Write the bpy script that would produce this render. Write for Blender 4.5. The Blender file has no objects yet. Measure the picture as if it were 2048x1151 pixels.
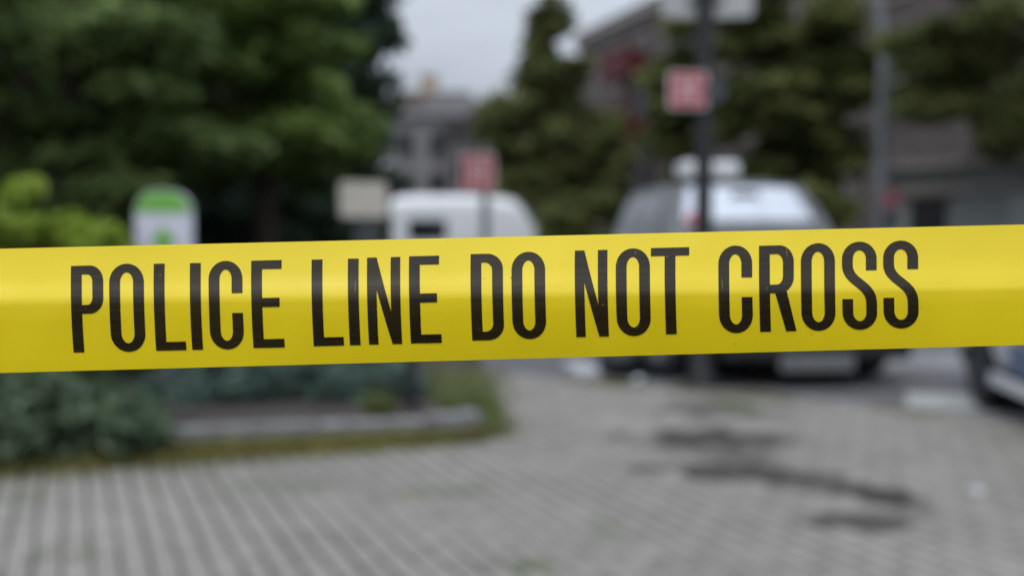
import bpy, bmesh, math, random
import numpy as np
from mathutils import Vector, Matrix, Euler

random.seed(7)
rng = np.random.default_rng(7)
scene = bpy.context.scene
COL = scene.collection
R = math.radians

# ------------------------------------------------------------------ camera
CAM_H = 1.17
LENS, SENSOR = 35.0, 36.0
FPX = 2048 * LENS / SENSOR
PITCH = math.atan(92.5 / FPX)
FOCUS = 0.61
cam_d = bpy.data.cameras.new('camera')
cam = bpy.data.objects.new('camera', cam_d)
COL.objects.link(cam)
cam.location = (0, 0, CAM_H)
cam.rotation_euler = (math.pi / 2 - PITCH, 0, 0)
cam_d.lens = LENS
cam_d.sensor_width = SENSOR
cam_d.clip_start = 0.05
cam_d.clip_end = 2000
cam_d.dof.use_dof = True
cam_d.dof.focus_distance = FOCUS - 0.004
cam_d.dof.aperture_fstop = 2.8
cam_d.dof.aperture_blades = 0
scene.camera = cam

# ------------------------------------------------------------------ sky, sun, exposure
SUN_EL, SUN_AZ = R(58), R(200)
world = bpy.data.worlds.new('World')
scene.world = world
world.use_nodes = True
wn = world.node_tree
wn.nodes.clear()
def N(nt, t, **kw):
    n = nt.nodes.new(t)
    for k, v in kw.items():
        setattr(n, k, v)
    return n
w_out = N(wn, 'ShaderNodeOutputWorld')
w_bg = N(wn, 'ShaderNodeBackground')
w_bg.inputs['Strength'].default_value = 0.1
sky = N(wn, 'ShaderNodeTexSky')
sky.sky_type = 'NISHITA'
sky.sun_disc = False
sky.sun_elevation = SUN_EL
sky.sun_rotation = SUN_AZ
# an overcast deck: brighter overhead than at the horizon, broken by soft cloud
w_tc = N(wn, 'ShaderNodeTexCoord')
w_sep = N(wn, 'ShaderNodeSeparateXYZ')
wn.links.new(w_tc.outputs['Generated'], w_sep.inputs[0])
w_map = N(wn, 'ShaderNodeMapping')
w_map.inputs['Scale'].default_value = (1.6, 1.6, 5.0)
w_map.inputs['Location'].default_value = (0.9, 0.35, 0.2)
wn.links.new(w_tc.outputs['Generated'], w_map.inputs[0])
w_noise = N(wn, 'ShaderNodeTexNoise')
w_noise.inputs['Scale'].default_value = 2.2
w_noise.inputs['Detail'].default_value = 5
wn.links.new(w_map.outputs[0], w_noise.inputs['Vector'])
w_rise = N(wn, 'ShaderNodeMapRange')
w_rise.inputs[1].default_value = 0.0
w_rise.inputs[2].default_value = 1.0
w_rise.inputs[3].default_value = 3.35
w_rise.inputs[4].default_value = 18.5
wn.links.new(w_sep.outputs['Z'], w_rise.inputs[0])
w_cl = N(wn, 'ShaderNodeMapRange')
w_cl.inputs[1].default_value = 0.3
w_cl.inputs[2].default_value = 0.7
w_cl.inputs[3].default_value = 0.82
w_cl.inputs[4].default_value = 1.18
wn.links.new(w_noise.outputs['Fac'], w_cl.inputs[0])
w_mul = N(wn, 'ShaderNodeMath', operation='MULTIPLY')
wn.links.new(w_rise.outputs[0], w_mul.inputs[0])
wn.links.new(w_cl.outputs[0], w_mul.inputs[1])
w_tint = N(wn, 'ShaderNodeMix', data_type='RGBA', blend_type='MULTIPLY')
w_tint.inputs[0].default_value = 1.0
w_tint.inputs[6].default_value = (0.93, 1.0, 1.12, 1)
wn.links.new(w_mul.outputs[0], w_tint.inputs[7])
w_mix = N(wn, 'ShaderNodeMix', data_type='RGBA')
w_mix.inputs[0].default_value = 0.86
wn.links.new(sky.outputs[0], w_mix.inputs[6])
wn.links.new(w_tint.outputs[2], w_mix.inputs[7])
wn.links.new(w_mix.outputs[2], w_bg.inputs['Color'])
wn.links.new(w_bg.outputs[0], w_out.inputs[0])

sun_d = bpy.data.lights.new('sun', 'SUN')
sun_d.energy = 1.1
sun_d.angle = R(20)
sun_d.color = (1.0, 0.96, 0.9)
sun = bpy.data.objects.new('sun', sun_d)
COL.objects.link(sun)
_sd = Vector((math.sin(SUN_AZ) * math.cos(SUN_EL), math.cos(SUN_AZ) * math.cos(SUN_EL), math.sin(SUN_EL)))
sun.rotation_euler = _sd.to_track_quat('Z', 'Y').to_euler()
sun.location = (0, 0, 30)

scene.view_settings.view_transform = 'Standard'
scene.view_settings.look = 'None'
scene.view_settings.exposure = 0.0
scene.view_settings.gamma = 1.0
scene.view_settings.use_curve_mapping = False
scene.render.engine = 'CYCLES'
scene.cycles.use_denoising = True
scene.cycles.max_bounces = 6
scene.cycles.diffuse_bounces = 3
scene.cycles.glossy_bounces = 3
scene.cycles.transparent_max_bounces = 8
scene.cycles.sample_clamp_indirect = 6.0

# ------------------------------------------------------------------ helpers
CA, SA = math.cos(PITCH), math.sin(PITCH)
def at(px, py, d):
    """the place that lies d metres ahead along +Y on the sight line of a photo point"""
    u = (px - 1024) / FPX
    v = (575.5 - py) / FPX
    dx, dy, dz = u, CA + v * SA, -SA + v * CA
    k = d / dy
    return Vector((dx * k, d, CAM_H + dz * k))
def ground(px, py, z=0.0):
    u = (px - 1024) / FPX
    v = (575.5 - py) / FPX
    dx, dy, dz = u, CA + v * SA, -SA + v * CA
    k = (z - CAM_H) / dz
    return Vector((dx * k, dy * k, z))

def tag(o, label=None, cat=None, group=None, kind=None):
    if label: o['label'] = label
    if cat: o['category'] = cat
    if group: o['group'] = group
    if kind: o['kind'] = kind
    return o
def empty(name, loc=(0, 0, 0), rz=0.0, **kw):
    o = bpy.data.objects.new(name, None)
    COL.objects.link(o)
    o.location = loc
    o.rotation_euler = (0, 0, rz)
    o.empty_display_size = 0.2
    return tag(o, **kw)
def link(name, me, parent=None, **kw):
    o = bpy.data.objects.new(name, me)
    COL.objects.link(o)
    if parent is not None:
        o.parent = parent
    return tag(o, **kw)
def copy_tree(o, parent=None, depth=0):
    c = o.copy()
    COL.objects.link(c)
    if parent is not None:
        c.parent = parent
    for ch in list(o.children):
        copy_tree(ch, c, depth + 1)
    return c

class MB:
    def __init__(s):
        s.v, s.f = [], []
    def add(s, verts, faces):
        b = len(s.v)
        s.v += [tuple(p) for p in verts]
        s.f += [tuple(i + b for i in f) for f in faces]
        return s
    def box(s, c, size, rz=0.0, bev=0.0):
        x, y, z = (q / 2 for q in size)
        m = Matrix.Rotation(rz, 3, 'Z')
        c = Vector(c)
        if bev <= 0:
            p = [(sx * x, sy * y, sz * z) for sz in (-1, 1) for sy in (-1, 1) for sx in (-1, 1)]
            s.add([c + m @ Vector(q) for q in p],
                  [(0, 2, 3, 1), (4, 5, 7, 6), (0, 1, 5, 4), (2, 6, 7, 3), (0, 4, 6, 2), (1, 3, 7, 5)])
        else:
            bm = bmesh.new()
            bmesh.ops.create_cube(bm, size=1.0)
            bmesh.ops.scale(bm, vec=(2 * x, 2 * y, 2 * z), verts=bm.verts)
            bmesh.ops.bevel(bm, geom=list(bm.edges), offset=bev, segments=2, affect='EDGES', profile=0.6)
            bm.verts.index_update()
            s.add([c + m @ v.co for v in bm.verts], [[v.index for v in f.verts] for f in bm.faces])
            bm.free()
        return s
    def cyl(s, p0, p1, r0, r1=None, n=12, cap=True):
        r1 = r0 if r1 is None else r1
        p0, p1 = Vector(p0), Vector(p1)
        q = (p1 - p0).to_track_quat('Z', 'Y')
        a = [p0 + q @ Vector((r0 * math.cos(2 * math.pi * i / n), r0 * math.sin(2 * math.pi * i / n), 0)) for i in range(n)]
        b = [p1 + q @ Vector((r1 * math.cos(2 * math.pi * i / n), r1 * math.sin(2 * math.pi * i / n), 0)) for i in range(n)]
        fs = [(i, (i + 1) % n, n + (i + 1) % n, n + i) for i in range(n)]
        if cap:
            fs += [tuple(range(n - 1, -1, -1)), tuple(range(n, 2 * n))]
        return s.add(a + b, fs)
    def tube(s, pts, rad, n=10):
        pts = [Vector(p) for p in pts]
        rings = []
        for i, p in enumerate(pts):
            t = (pts[min(i + 1, len(pts) - 1)] - pts[max(i - 1, 0)]).normalized()
            q = t.to_track_quat('Z', 'Y')
            r = rad[i] if hasattr(rad, '__len__') else rad
            rings.append([p + q @ Vector((r * math.cos(2 * math.pi * k / n), r * math.sin(2 * math.pi * k / n), 0)) for k in range(n)])
        vs = [v for ring in rings for v in ring]
        fs = [(i * n + k, i * n + (k + 1) % n, (i + 1) * n + (k + 1) % n, (i + 1) * n + k) for i in range(len(pts) - 1) for k in range(n)]
        fs += [tuple(range(n - 1, -1, -1)), tuple((len(pts) - 1) * n + k for k in range(n))]
        return s.add(vs, fs)
    def lathe(s, prof, axis='Y', c=(0, 0, 0), n=28):
        """prof: (offset along the axis, radius)"""
        c = Vector(c)
        vs = []
        for h, r in prof:
            for k in range(n):
                a = 2 * math.pi * k / n
                p = {'Y': (r * math.cos(a), h, r * math.sin(a)), 'Z': (r * math.cos(a), r * math.sin(a), h),
                     'X': (h, r * math.cos(a), r * math.sin(a))}[axis]
                vs.append(c + Vector(p))
        m = len(prof)
        fs = [(i * n + k, i * n + (k + 1) % n, (i + 1) * n + (k + 1) % n, (i + 1) * n + k) for i in range(m - 1) for k in range(n)]
        return s.add(vs, fs)
    def extrude(s, outline, y0, y1, axes='xz'):
        """prism: closed 2-D outline pushed from y0 to y1 along the third axis"""
        n = len(outline)
        def P(a, b, t):
            return {'xz': (a, t, b), 'yz': (t, a, b), 'xy': (a, b, t)}[axes]
        vs = [P(a, b, y0) for a, b in outline] + [P(a, b, y1) for a, b in outline]
        fs = [tuple(range(n - 1, -1, -1)), tuple(range(n, 2 * n))]
        fs += [(i, (i + 1) % n, n + (i + 1) % n, n + i) for i in range(n)]
        return s.add(vs, fs)
    def mesh(s, name, mat, smooth=False, fix=True):
        me = bpy.data.meshes.new(name)
        me.from_pydata(s.v, [], s.f)
        if mat: me.materials.append(mat)
        if fix:
            bm = bmesh.new()
            bm.from_mesh(me)
            bmesh.ops.recalc_face_normals(bm, faces=bm.faces)
            bm.to_mesh(me)
            bm.free()
        if smooth:
            me.polygons.foreach_set('use_smooth', [True] * len(me.polygons))
            try: me.set_sharp_from_angle(angle=R(38))
            except Exception: pass
        return me
    def build(s, name, mat, parent=None, smooth=False, fix=True, **kw):
        return link(name, s.mesh(name, mat, smooth, fix), parent, **kw)

def evaluated(me, mods, name):
    """a mesh with modifiers baked in"""
    o = bpy.data.objects.new('tmp', me)
    COL.objects.link(o)
    mods(o)
    dg = bpy.context.evaluated_depsgraph_get()
    dg.update()
    r = bpy.data.meshes.new_from_object(o.evaluated_get(dg))
    r.name = name
    bpy.data.objects.remove(o)
    return r

# ------------------------------------------------------------------ materials
def mat(name, col, rough=0.7, var=0.15, scale=8.0, metal=0.0, spec=0.5, bump=0.0, bscale=60.0, coat=0.0, col2=None, trans=None, detail=4.0, stretch=None, island=0.0):
    m = bpy.data.materials.new(name)
    m.use_nodes = True
    nt = m.node_tree
    b = nt.nodes['Principled BSDF']
    b.inputs['Roughness'].default_value = rough
    b.inputs['Metallic'].default_value = metal
    b.inputs['Specular IOR Level'].default_value = spec
    if coat:
        b.inputs['Coat Weight'].default_value = coat
        b.inputs['Coat Roughness'].default_value = 0.06
    tc = N(nt, 'ShaderNodeTexCoord')
    vec = tc.outputs['Object']
    if stretch:
        mp = N(nt, 'ShaderNodeMapping')
        mp.inputs['Scale'].default_value = stretch
        nt.links.new(vec, mp.inputs[0])
        vec = mp.outputs[0]
    no = N(nt, 'ShaderNodeTexNoise')
    no.inputs['Scale'].default_value = scale
    no.inputs['Detail'].default_value = detail
    nt.links.new(vec, no.inputs['Vector'])
    fac = no.outputs['Fac']
    if island:
        ge = N(nt, 'ShaderNodeNewGeometry')
        mx = N(nt, 'ShaderNodeMix', data_type='FLOAT')
        mx.inputs[0].default_value = island
        nt.links.new(fac, mx.inputs[2])
        nt.links.new(ge.outputs['Random Per Island'], mx.inputs[3])
        fac = mx.outputs[0]
    rp = N(nt, 'ShaderNodeMapRange')
    rp.inputs[1].default_value = 0.25
    rp.inputs[2].default_value = 0.75
    nt.links.new(fac, rp.inputs[0])
    mix = N(nt, 'ShaderNodeMix', data_type='RGBA')
    c1 = tuple(max(0, q * (1 - var)) for q in col)
    c2 = col2 if col2 else tuple(q * (1 + var) for q in col)
    mix.inputs[6].default_value = (*c1, 1)
    mix.inputs[7].default_value = (*c2, 1)
    nt.links.new(rp.outputs[0], mix.inputs[0])
    nt.links.new(mix.outputs[2], b.inputs['Base Color'])
    if bump:
        bn = N(nt, 'ShaderNodeTexNoise')
        bn.inputs['Scale'].default_value = bscale
        bn.inputs['Detail'].default_value = 5
        nt.links.new(vec, bn.inputs['Vector'])
        bu = N(nt, 'ShaderNodeBump')
        bu.inputs['Strength'].default_value = bump
        bu.inputs['Distance'].default_value = 0.01
        nt.links.new(bn.outputs['Fac'], bu.inputs['Height'])
        nt.links.new(bu.outputs[0], b.inputs['Normal'])
    if trans:
        # thin leaf or film: part of the light passes through
        tr = N(nt, 'ShaderNodeBsdfTranslucent')
        nt.links.new(mix.outputs[2], tr.inputs[0])
        ms = N(nt, 'ShaderNodeMixShader')
        ms.inputs[0].default_value = trans
        nt.links.new(b.outputs[0], ms.inputs[1])
        nt.links.new(tr.outputs[0], ms.inputs[2])
        nt.links.new(ms.outputs[0], nt.nodes['Material Output'].inputs[0])
    return m

def leaf_mat(name, dark, light, rough=0.55):
    return mat(name, dark, rough, 0.0, 0.9, col2=light, trans=0.42, island=0.55, spec=0.25)

M = {}
M['asphalt'] = mat('asphalt', (0.105, 0.105, 0.11), 0.85, 0.22, 1.3, bump=0.4, bscale=220)
M['soil_ground'] = mat('soil_ground', (0.10, 0.085, 0.065), 0.95, 0.3, 1.1, bump=0.5)
M['mulch'] = mat('mulch', (0.028, 0.021, 0.018), 0.95, 0.45, 30, bump=0.8, col2=(0.07, 0.056, 0.05))
M['granite'] = mat('granite', (0.18, 0.182, 0.182), 0.85, 0.38, 9, bump=0.35, bscale=120)
M['white_line'] = mat('white_line', (0.36, 0.37, 0.37), 0.7, 0.2, 9, bump=0.2)
M['worn_line'] = mat('worn_line', (0.19, 0.19, 0.2), 0.8, 0.3, 5)
M['white_paint'] = mat('white_paint', (0.74, 0.76, 0.78), 0.35, 0.04, 2, coat=0.6)
M['grey_paint'] = mat('grey_paint', (0.075, 0.079, 0.085), 0.42, 0.05, 2, coat=0.15)
M['plate_grey'] = mat('plate_grey', (0.4, 0.41, 0.42), 0.5, 0.06, 6)
M['lip_grey'] = mat('lip_grey', (0.15, 0.155, 0.16), 0.6, 0.1, 6)
M['sign_dull_red'] = mat('sign_dull_red', (0.3, 0.1, 0.12), 0.6, 0.1, 6)
M['blue_paint'] = mat('blue_paint', (0.15, 0.2, 0.3), 0.35, 0.08, 3, coat=0.5)
M['black_plastic'] = mat('black_plastic', (0.018, 0.018, 0.02), 0.55, 0.2, 10)
M['tyre'] = mat('tyre', (0.016, 0.016, 0.017), 0.8, 0.25, 20, bump=0.3)
M['alloy'] = mat('alloy', (0.42, 0.43, 0.45), 0.35, 0.1, 6, metal=0.7)
M['glass'] = mat('glass', (0.5, 0.53, 0.57), 0.06, 0.03, 2, metal=0.75)
M['dark_glass'] = mat('dark_glass', (0.02, 0.024, 0.027), 0.07, 0.1, 2, spec=1.0)
M['side_glass'] = mat('side_glass', (0.17, 0.19, 0.21), 0.08, 0.05, 2, metal=0.6)
M['lamp_glass'] = mat('lamp_glass', (0.7, 0.72, 0.75), 0.12, 0.05, 5, metal=0.35)
M['red_lens'] = mat('red_lens', (0.35, 0.02, 0.025), 0.2, 0.1, 5)
M['black_metal'] = mat('black_metal', (0.02, 0.021, 0.024), 0.5, 0.25, 6, spec=0.4)
M['dark_metal'] = mat('dark_metal', (0.045, 0.055, 0.06), 0.55, 0.2, 6)
M['galvanised'] = mat('galvanised', (0.2, 0.215, 0.225), 0.55, 0.15, 5, metal=0.3)
M['shutter_grey'] = mat('shutter_grey', (0.33, 0.36, 0.36), 0.6, 0.1, 3)
M['sign_white'] = mat('sign_white', (0.66, 0.66, 0.66), 0.5, 0.06, 6)
M['sign_cream'] = mat('sign_cream', (0.5, 0.465, 0.41), 0.5, 0.08, 6)
M['sign_red'] = mat('sign_red', (0.4, 0.06, 0.085), 0.5, 0.1, 6)
M['sign_green'] = mat('sign_green', (0.16, 0.42, 0.07), 0.5, 0.08, 6)
M['sign_lilac'] = mat('sign_lilac', (0.62, 0.63, 0.74), 0.5, 0.05, 6)
M['brown_brick'] = mat('brown_brick', (0.1, 0.083, 0.08), 0.9, 0.25, 2.2)
M['grey_render'] = mat('grey_render', (0.25, 0.25, 0.26), 0.9, 0.25, 0.8)
M['dark_render'] = mat('dark_render', (0.11, 0.105, 0.113), 0.9, 0.25, 1.0)
M['house_wall'] = mat('house_wall', (0.23, 0.228, 0.235), 0.9, 0.3, 0.7)
M['garage_grey'] = mat('garage_grey', (0.27, 0.29, 0.28), 0.85, 0.18, 0.9)
M['stone_trim'] = mat('stone_trim', (0.26, 0.24, 0.22), 0.85, 0.15, 3)
M['roof_dark'] = mat('roof_dark', (0.06, 0.05, 0.048), 0.9, 0.2, 3)
M['roof_rust'] = mat('roof_rust', (0.16, 0.115, 0.095), 0.9, 0.25, 3)
M['chimney_tan'] = mat('chimney_tan', (0.42, 0.32, 0.2), 0.9, 0.2, 5)
M['red_iron'] = mat('red_iron', (0.09, 0.01, 0.014), 0.6, 0.2, 4)
M['window_dark'] = mat('window_dark', (0.02, 0.022, 0.026), 0.12, 0.2, 1)
M['bin_bag'] = mat('bin_bag', (0.012, 0.015, 0.017), 0.3, 0.3, 12, bump=0.7, bscale=25)
M['bark'] = mat('bark', (0.05, 0.038, 0.03), 0.95, 0.35, 14, bump=0.8, bscale=30)
M['paper'] = mat('paper', (0.42, 0.43, 0.46), 0.8, 0.06, 10)
M['silver'] = mat('silver', (0.6, 0.62, 0.64), 0.25, 0.05, 10, metal=0.8)
M['leaf_deep'] = leaf_mat('leaf_deep', (0.075, 0.12, 0.042), (0.235, 0.325, 0.11))
M['leaf_mid'] = leaf_mat('leaf_mid', (0.105, 0.175, 0.046), (0.28, 0.39, 0.11))
M['leaf_cool'] = leaf_mat('leaf_cool', (0.03, 0.055, 0.036), (0.095, 0.15, 0.09))
M['leaf_olive'] = leaf_mat('leaf_olive', (0.095, 0.115, 0.04), (0.23, 0.255, 0.095))
M['leaf_autumn'] = leaf_mat('leaf_autumn', (0.07, 0.098, 0.034), (0.25, 0.27, 0.09))
M['leaf_lime'] = leaf_mat('leaf_lime', (0.17, 0.25, 0.03), (0.42, 0.56, 0.09))
M['leaf_blue'] = leaf_mat('leaf_blue', (0.058, 0.105, 0.052), (0.195, 0.265, 0.16))
M['leaf_juniper'] = leaf_mat('leaf_juniper', (0.07, 0.12, 0.098), (0.18, 0.26, 0.22))
M['weed'] = leaf_mat('weed', (0.12, 0.11, 0.035), (0.3, 0.29, 0.09))
M['weed_green'] = leaf_mat('weed_green', (0.1, 0.13, 0.045), (0.26, 0.29, 0.12))

# paver faces: grey blocks with wear, damp stains and moss that have their own shapes on the ground
STAINS = [  # photo x, y, half width, half height, weight
    (1415, 877, 150, 21, .95), (1450, 909, 82, 26, .62), (1480, 944, 165, 20, .95), (1655, 968, 105, 14, .62),
    (1575, 957, 80, 14, .85), (1690, 976, 60, 12, .7), (1515, 905, 40, 22, .5), (1350, 886, 70, 12, .7),
    (1750, 986, 72, 19, 1.0), (1825, 1016, 55, 20, .5), (1725, 1042, 105, 18, .85), (1430, 818, 110, 17, .6)]
MOSS = [(1486, 815, 38, 16, .8), (1072, 1127, 52, 14, 1.0), (1215, 1055, 34, 22, .4), (67, 1112, 24, 14, .6), (169, 1110, 22, 14, .6),
        (850, 985, 90, 14, .5), (1640, 800, 70, 12, .45), (40, 990, 60, 12, .5), (560, 968, 160, 10, .45)]
def blot_chain(nt, pos, lst, distort):
    last = None
    for (px, py, rx, ry, w) in lst:
        c = ground(px, py)
        d = c.y
        sx, sy = rx / FPX * d, ry * d * d / (CAM_H * FPX)
        sub = N(nt, 'ShaderNodeVectorMath', operation='SUBTRACT')
        nt.links.new(pos, sub.inputs[0])
        sub.inputs[1].default_value = (c.x, c.y, 0)
        sc = N(nt, 'ShaderNodeVectorMath', operation='MULTIPLY')
        nt.links.new(sub.outputs[0], sc.inputs[0])
        sc.inputs[1].default_value = (1 / sx, 1 / sy, 0)
        ln = N(nt, 'ShaderNodeVectorMath', operation='LENGTH')
        nt.links.new(sc.outputs[0], ln.inputs[0])
        ad = N(nt, 'ShaderNodeMath', operation='ADD')
        nt.links.new(ln.outputs['Value'], ad.inputs[0])
        nt.links.new(distort, ad.inputs[1])
        mr = N(nt, 'ShaderNodeMapRange')
        mr.inputs[1].default_value = 1.25
        mr.inputs[2].default_value = 0.75
        mr.inputs[3].default_value = 0
        mr.inputs[4].default_value = w
        nt.links.new(ad.outputs[0], mr.inputs[0])
        if last is None:
            last = mr.outputs[0]
        else:
            mx = N(nt, 'ShaderNodeMath', operation='MAXIMUM')
            nt.links.new(last, mx.inputs[0])
            nt.links.new(mr.outputs[0], mx.inputs[1])
            last = mx.outputs[0]
    return last
def paving_mat(name, c1, c2, rough=0.85):
    m = bpy.data.materials.new(name)
    m.use_nodes = True
    nt = m.node_tree
    b = nt.nodes['Principled BSDF']
    b.inputs['Roughness'].default_value = rough
    b.inputs['Specular IOR Level'].default_value = 0.35
    ge = N(nt, 'ShaderNodeNewGeometry')
    pos = ge.outputs['Position']
    n1 = N(nt, 'ShaderNodeTexNoise'); n1.inputs['Scale'].default_value = 5.5; n1.inputs['Detail'].default_value = 3
    nt.links.new(pos, n1.inputs['Vector'])
    n2 = N(nt, 'ShaderNodeTexNoise'); n2.inputs['Scale'].default_value = 0.9; n2.inputs['Detail'].default_value = 4
    nt.links.new(pos, n2.inputs['Vector'])
    av = N(nt, 'ShaderNodeMix', data_type='FLOAT'); av.inputs[0].default_value = 0.45
    nt.links.new(n1.outputs['Fac'], av.inputs[2]); nt.links.new(n2.outputs['Fac'], av.inputs[3])
    rp = N(nt, 'ShaderNodeMapRange'); rp.inputs[1].default_value = 0.3; rp.inputs[2].default_value = 0.7
    nt.links.new(av.outputs[0], rp.inputs[0])
    mx = N(nt, 'ShaderNodeMix', data_type='RGBA')
    mx.inputs[6].default_value = (*c1, 1); mx.inputs[7].default_value = (*c2, 1)
    nt.links.new(rp.outputs[0], mx.inputs[0])
    n3 = N(nt, 'ShaderNodeTexNoise'); n3.inputs['Scale'].default_value = 4.2; n3.inputs['Detail'].default_value = 5
    nt.links.new(pos, n3.inputs['Vector'])
    ds = N(nt, 'ShaderNodeMapRange'); ds.inputs[1].default_value = 0.3; ds.inputs[2].default_value = 0.7
    ds.inputs[3].default_value = -0.6; ds.inputs[4].default_value = 0.6
    nt.links.new(n3.outputs['Fac'], ds.inputs[0])
    st = blot_chain(nt, pos, STAINS, ds.outputs[0])
    ms = blot_chain(nt, pos, MOSS, ds.outputs[0])
    a = N(nt, 'ShaderNodeMix', data_type='RGBA')
    a.inputs[7].default_value = (0.034, 0.03, 0.028, 1)
    nt.links.new(st, a.inputs[0]); nt.links.new(mx.outputs[2], a.inputs[6])
    g = N(nt, 'ShaderNodeMix', data_type='RGBA')
    g.inputs[7].default_value = (0.075, 0.095, 0.045, 1)
    mh = N(nt, 'ShaderNodeMath', operation='MULTIPLY'); mh.inputs[1].default_value = 0.75
    nt.links.new(ms, mh.inputs[0]); nt.links.new(mh.outputs[0], g.inputs[0])
    nt.links.new(a.outputs[2], g.inputs[6])
    nt.links.new(g.outputs[2], b.inputs['Base Color'])
    bn = N(nt, 'ShaderNodeTexNoise'); bn.inputs['Scale'].default_value = 140; bn.inputs['Detail'].default_value = 4
    nt.links.new(pos, bn.inputs['Vector'])
    bu = N(nt, 'ShaderNodeBump'); bu.inputs['Strength'].default_value = 0.3; bu.inputs['Distance'].default_value = 0.004
    nt.links.new(bn.outputs['Fac'], bu.inputs['Height']); nt.links.new(bu.outputs[0], b.inputs['Normal'])
    return m
M['paver'] = paving_mat('paver', (0.166, 0.157, 0.14), (0.276, 0.262, 0.236))
M['joint_sand'] = paving_mat('joint_sand', (0.04, 0.04, 0.034), (0.085, 0.082, 0.07), 0.95)

# ------------------------------------------------------------------ ground, road, pavement
def sheet(name, pts, z, m, kind='structure', thick=None):
    mb = MB()
    if thick:
        mb.extrude([(p[0], p[1]) for p in pts], z - thick, z, 'xy')
    else:
        mb.add([(p[0], p[1], z) for p in pts], [tuple(range(len(pts)))])
    return mb.build(name, m, kind=kind)
sheet('ground', [(-600, -600), (600, -600), (600, 900), (-600, 900)], -0.09, M['soil_ground'])
ROAD_Z = -0.03
KA, KB = Vector((-0.5, 9.15, 0)), Vector((3.45, 6.55, 0))        # line of the flush kerb
KD = (KB - KA).normalized()
KN = Vector((-KD.y, KD.x, 0))                                      # towards the road
if KN.y < 0: KN = -KN
K0, K1 = KA - KD * 0.05, KA + KD * 16
sheet('road', [(-0.45, 60), (-40, 60), (-40, 20), (-0.62, 20), K0[:2], K1[:2], (40, K1.y), (60, 60)], ROAD_Z, M['asphalt'])
BED = [(-0.19, 5.93), (-0.50, 9.2), (-0.62, 20), (-14, 20), (-14, 2.95)]  # planted bed, corner first
pav = sheet('pavement', [(-14, -6), (14, -6), (14, 0.1), K1[:2] if K1.y > 0.1 else (14, 0.2), (K0.x, K0.y), (-0.5, 9.2), (-0.19, 5.93), (-14, 2.95)], -0.004, M['joint_sand'])

# pavers in running bond, rows heading away to the left
E = Vector((-0.405, 0.914, 0)).normalized()
Q = Vector((E.y, -E.x, 0))
PITCH_R, LEN = 0.0985, 0.2
def side(p, a, b):
    return (b[0] - a[0]) * (p[1] - a[1]) - (b[1] - a[1]) * (p[0] - a[0])
def paved(p):
    if (p - KA).dot(KN) > -0.12: return False
    # right of the bed's side edge or in front of its front edge
    front = side(p, (-14, 2.95), (-0.19, 5.93)) < 0
    right = side(p, (-0.19, 5.93), (-0.62, 9.6)) < 0
    return front or right
def paver_mesh(l, w, k):
    r = random.Random(k)
    h, c = 0.05, 0.005
    x, y = l / 2, w / 2
    j = [(r.uniform(-.003, .003), r.uniform(-.003, .003), r.uniform(-.0012, .0012)) for _ in range(4)]
    cs = [(-x, -y), (x, -y), (x, y), (-x, y)]
    v = [(a + j[i][0], b + j[i][1], -h) for i, (a, b) in enumerate(cs)]
    v += [(a + j[i][0], b + j[i][1], -c) for i, (a, b) in enumerate(cs)]
    v += [(a * (1 - c * 1.4 / x) + j[i][0], b * (1 - c * 1.4 / y) + j[i][1], j[i][2]) for i, (a, b) in enumerate(cs)]
    f = [(8, 9, 10, 11)]
    for i in range(4):
        n = (i + 1) % 4
        f += [(i, n, 4 + n, 4 + i), (4 + i, 4 + n, 8 + n, 8 + i)]
    return v, f
variants = [paver_mesh(0.19, 0.0845, k) for k in range(9)]
cells = []
rowN = range(-90, 90)
for i in rowN:
    for j in range(-10, 62):
        off = 0.5 if i % 2 else 0.0
        p = Q * (i * PITCH_R) + E * ((j + off) * LEN)
        if p.y < 1.2 or p.y > 9.3 or abs(p.x) > 0.52 * p.y + 2.2: continue
        if not paved(p): continue
        cells.append((p, i, j))
def seen(p):
    u = 1024 + p.x / p.y * FPX
    return -30 < u < 2078 and p.y > 3.36
vis = sorted([c for c in cells if seen(c[0])], key=lambda c: c[0].y)
single = set((c[1], c[2]) for c in vis[:300])
pm = []
for k, (v, f) in enumerate(variants):
    b = MB(); b.add(v, f)
    pm.append(b.mesh('paver', M['paver'], fix=False))
ang = math.atan2(E.y, E.x)
rest = MB()
rr = random.Random(3)
for (p, i, j) in cells:
    k = rr.randrange(9)
    dz = rr.uniform(-0.0015, 0.0015)
    da = rr.uniform(-0.012, 0.012)
    if (i, j) in single:
        o = link('paver', pm[k], pav)
        o.location = (p.x, p.y, dz)
        o.rotation_euler = (rr.uniform(-.006, .006), rr.uniform(-.004, .004), ang + da)
    else:
        m = Matrix.Rotation(ang + da, 3, 'Z')
        rest.add([m @ Vector(q) + Vector((p.x, p.y, dz)) for q in variants[k][0]], variants[k][1])
rest.build('paver_field', M['paver'], pav, fix=False, kind='stuff')

# flush kerb stones between paving and road
kerb = empty('kerb', (0, 0, 0), kind='structure')
L = 0.0
r_ = random.Random(11)
while L < 9.0:
    ln = r_.uniform(0.75, 1.05)
    c = KA + KD * (L + ln / 2) - KN * 0.04
    MB().box((0, 0, 0), (ln - 0.012, 0.14, 0.2), 0, 0.008).build('kerb_stone', M['granite'], kerb).location = (c.x, c.y, -0.094 + r_.uniform(-.003, .003))
    kerb.children[-1].rotation_euler = (0, 0, math.atan2(KD.y, KD.x))
    L += ln

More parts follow.
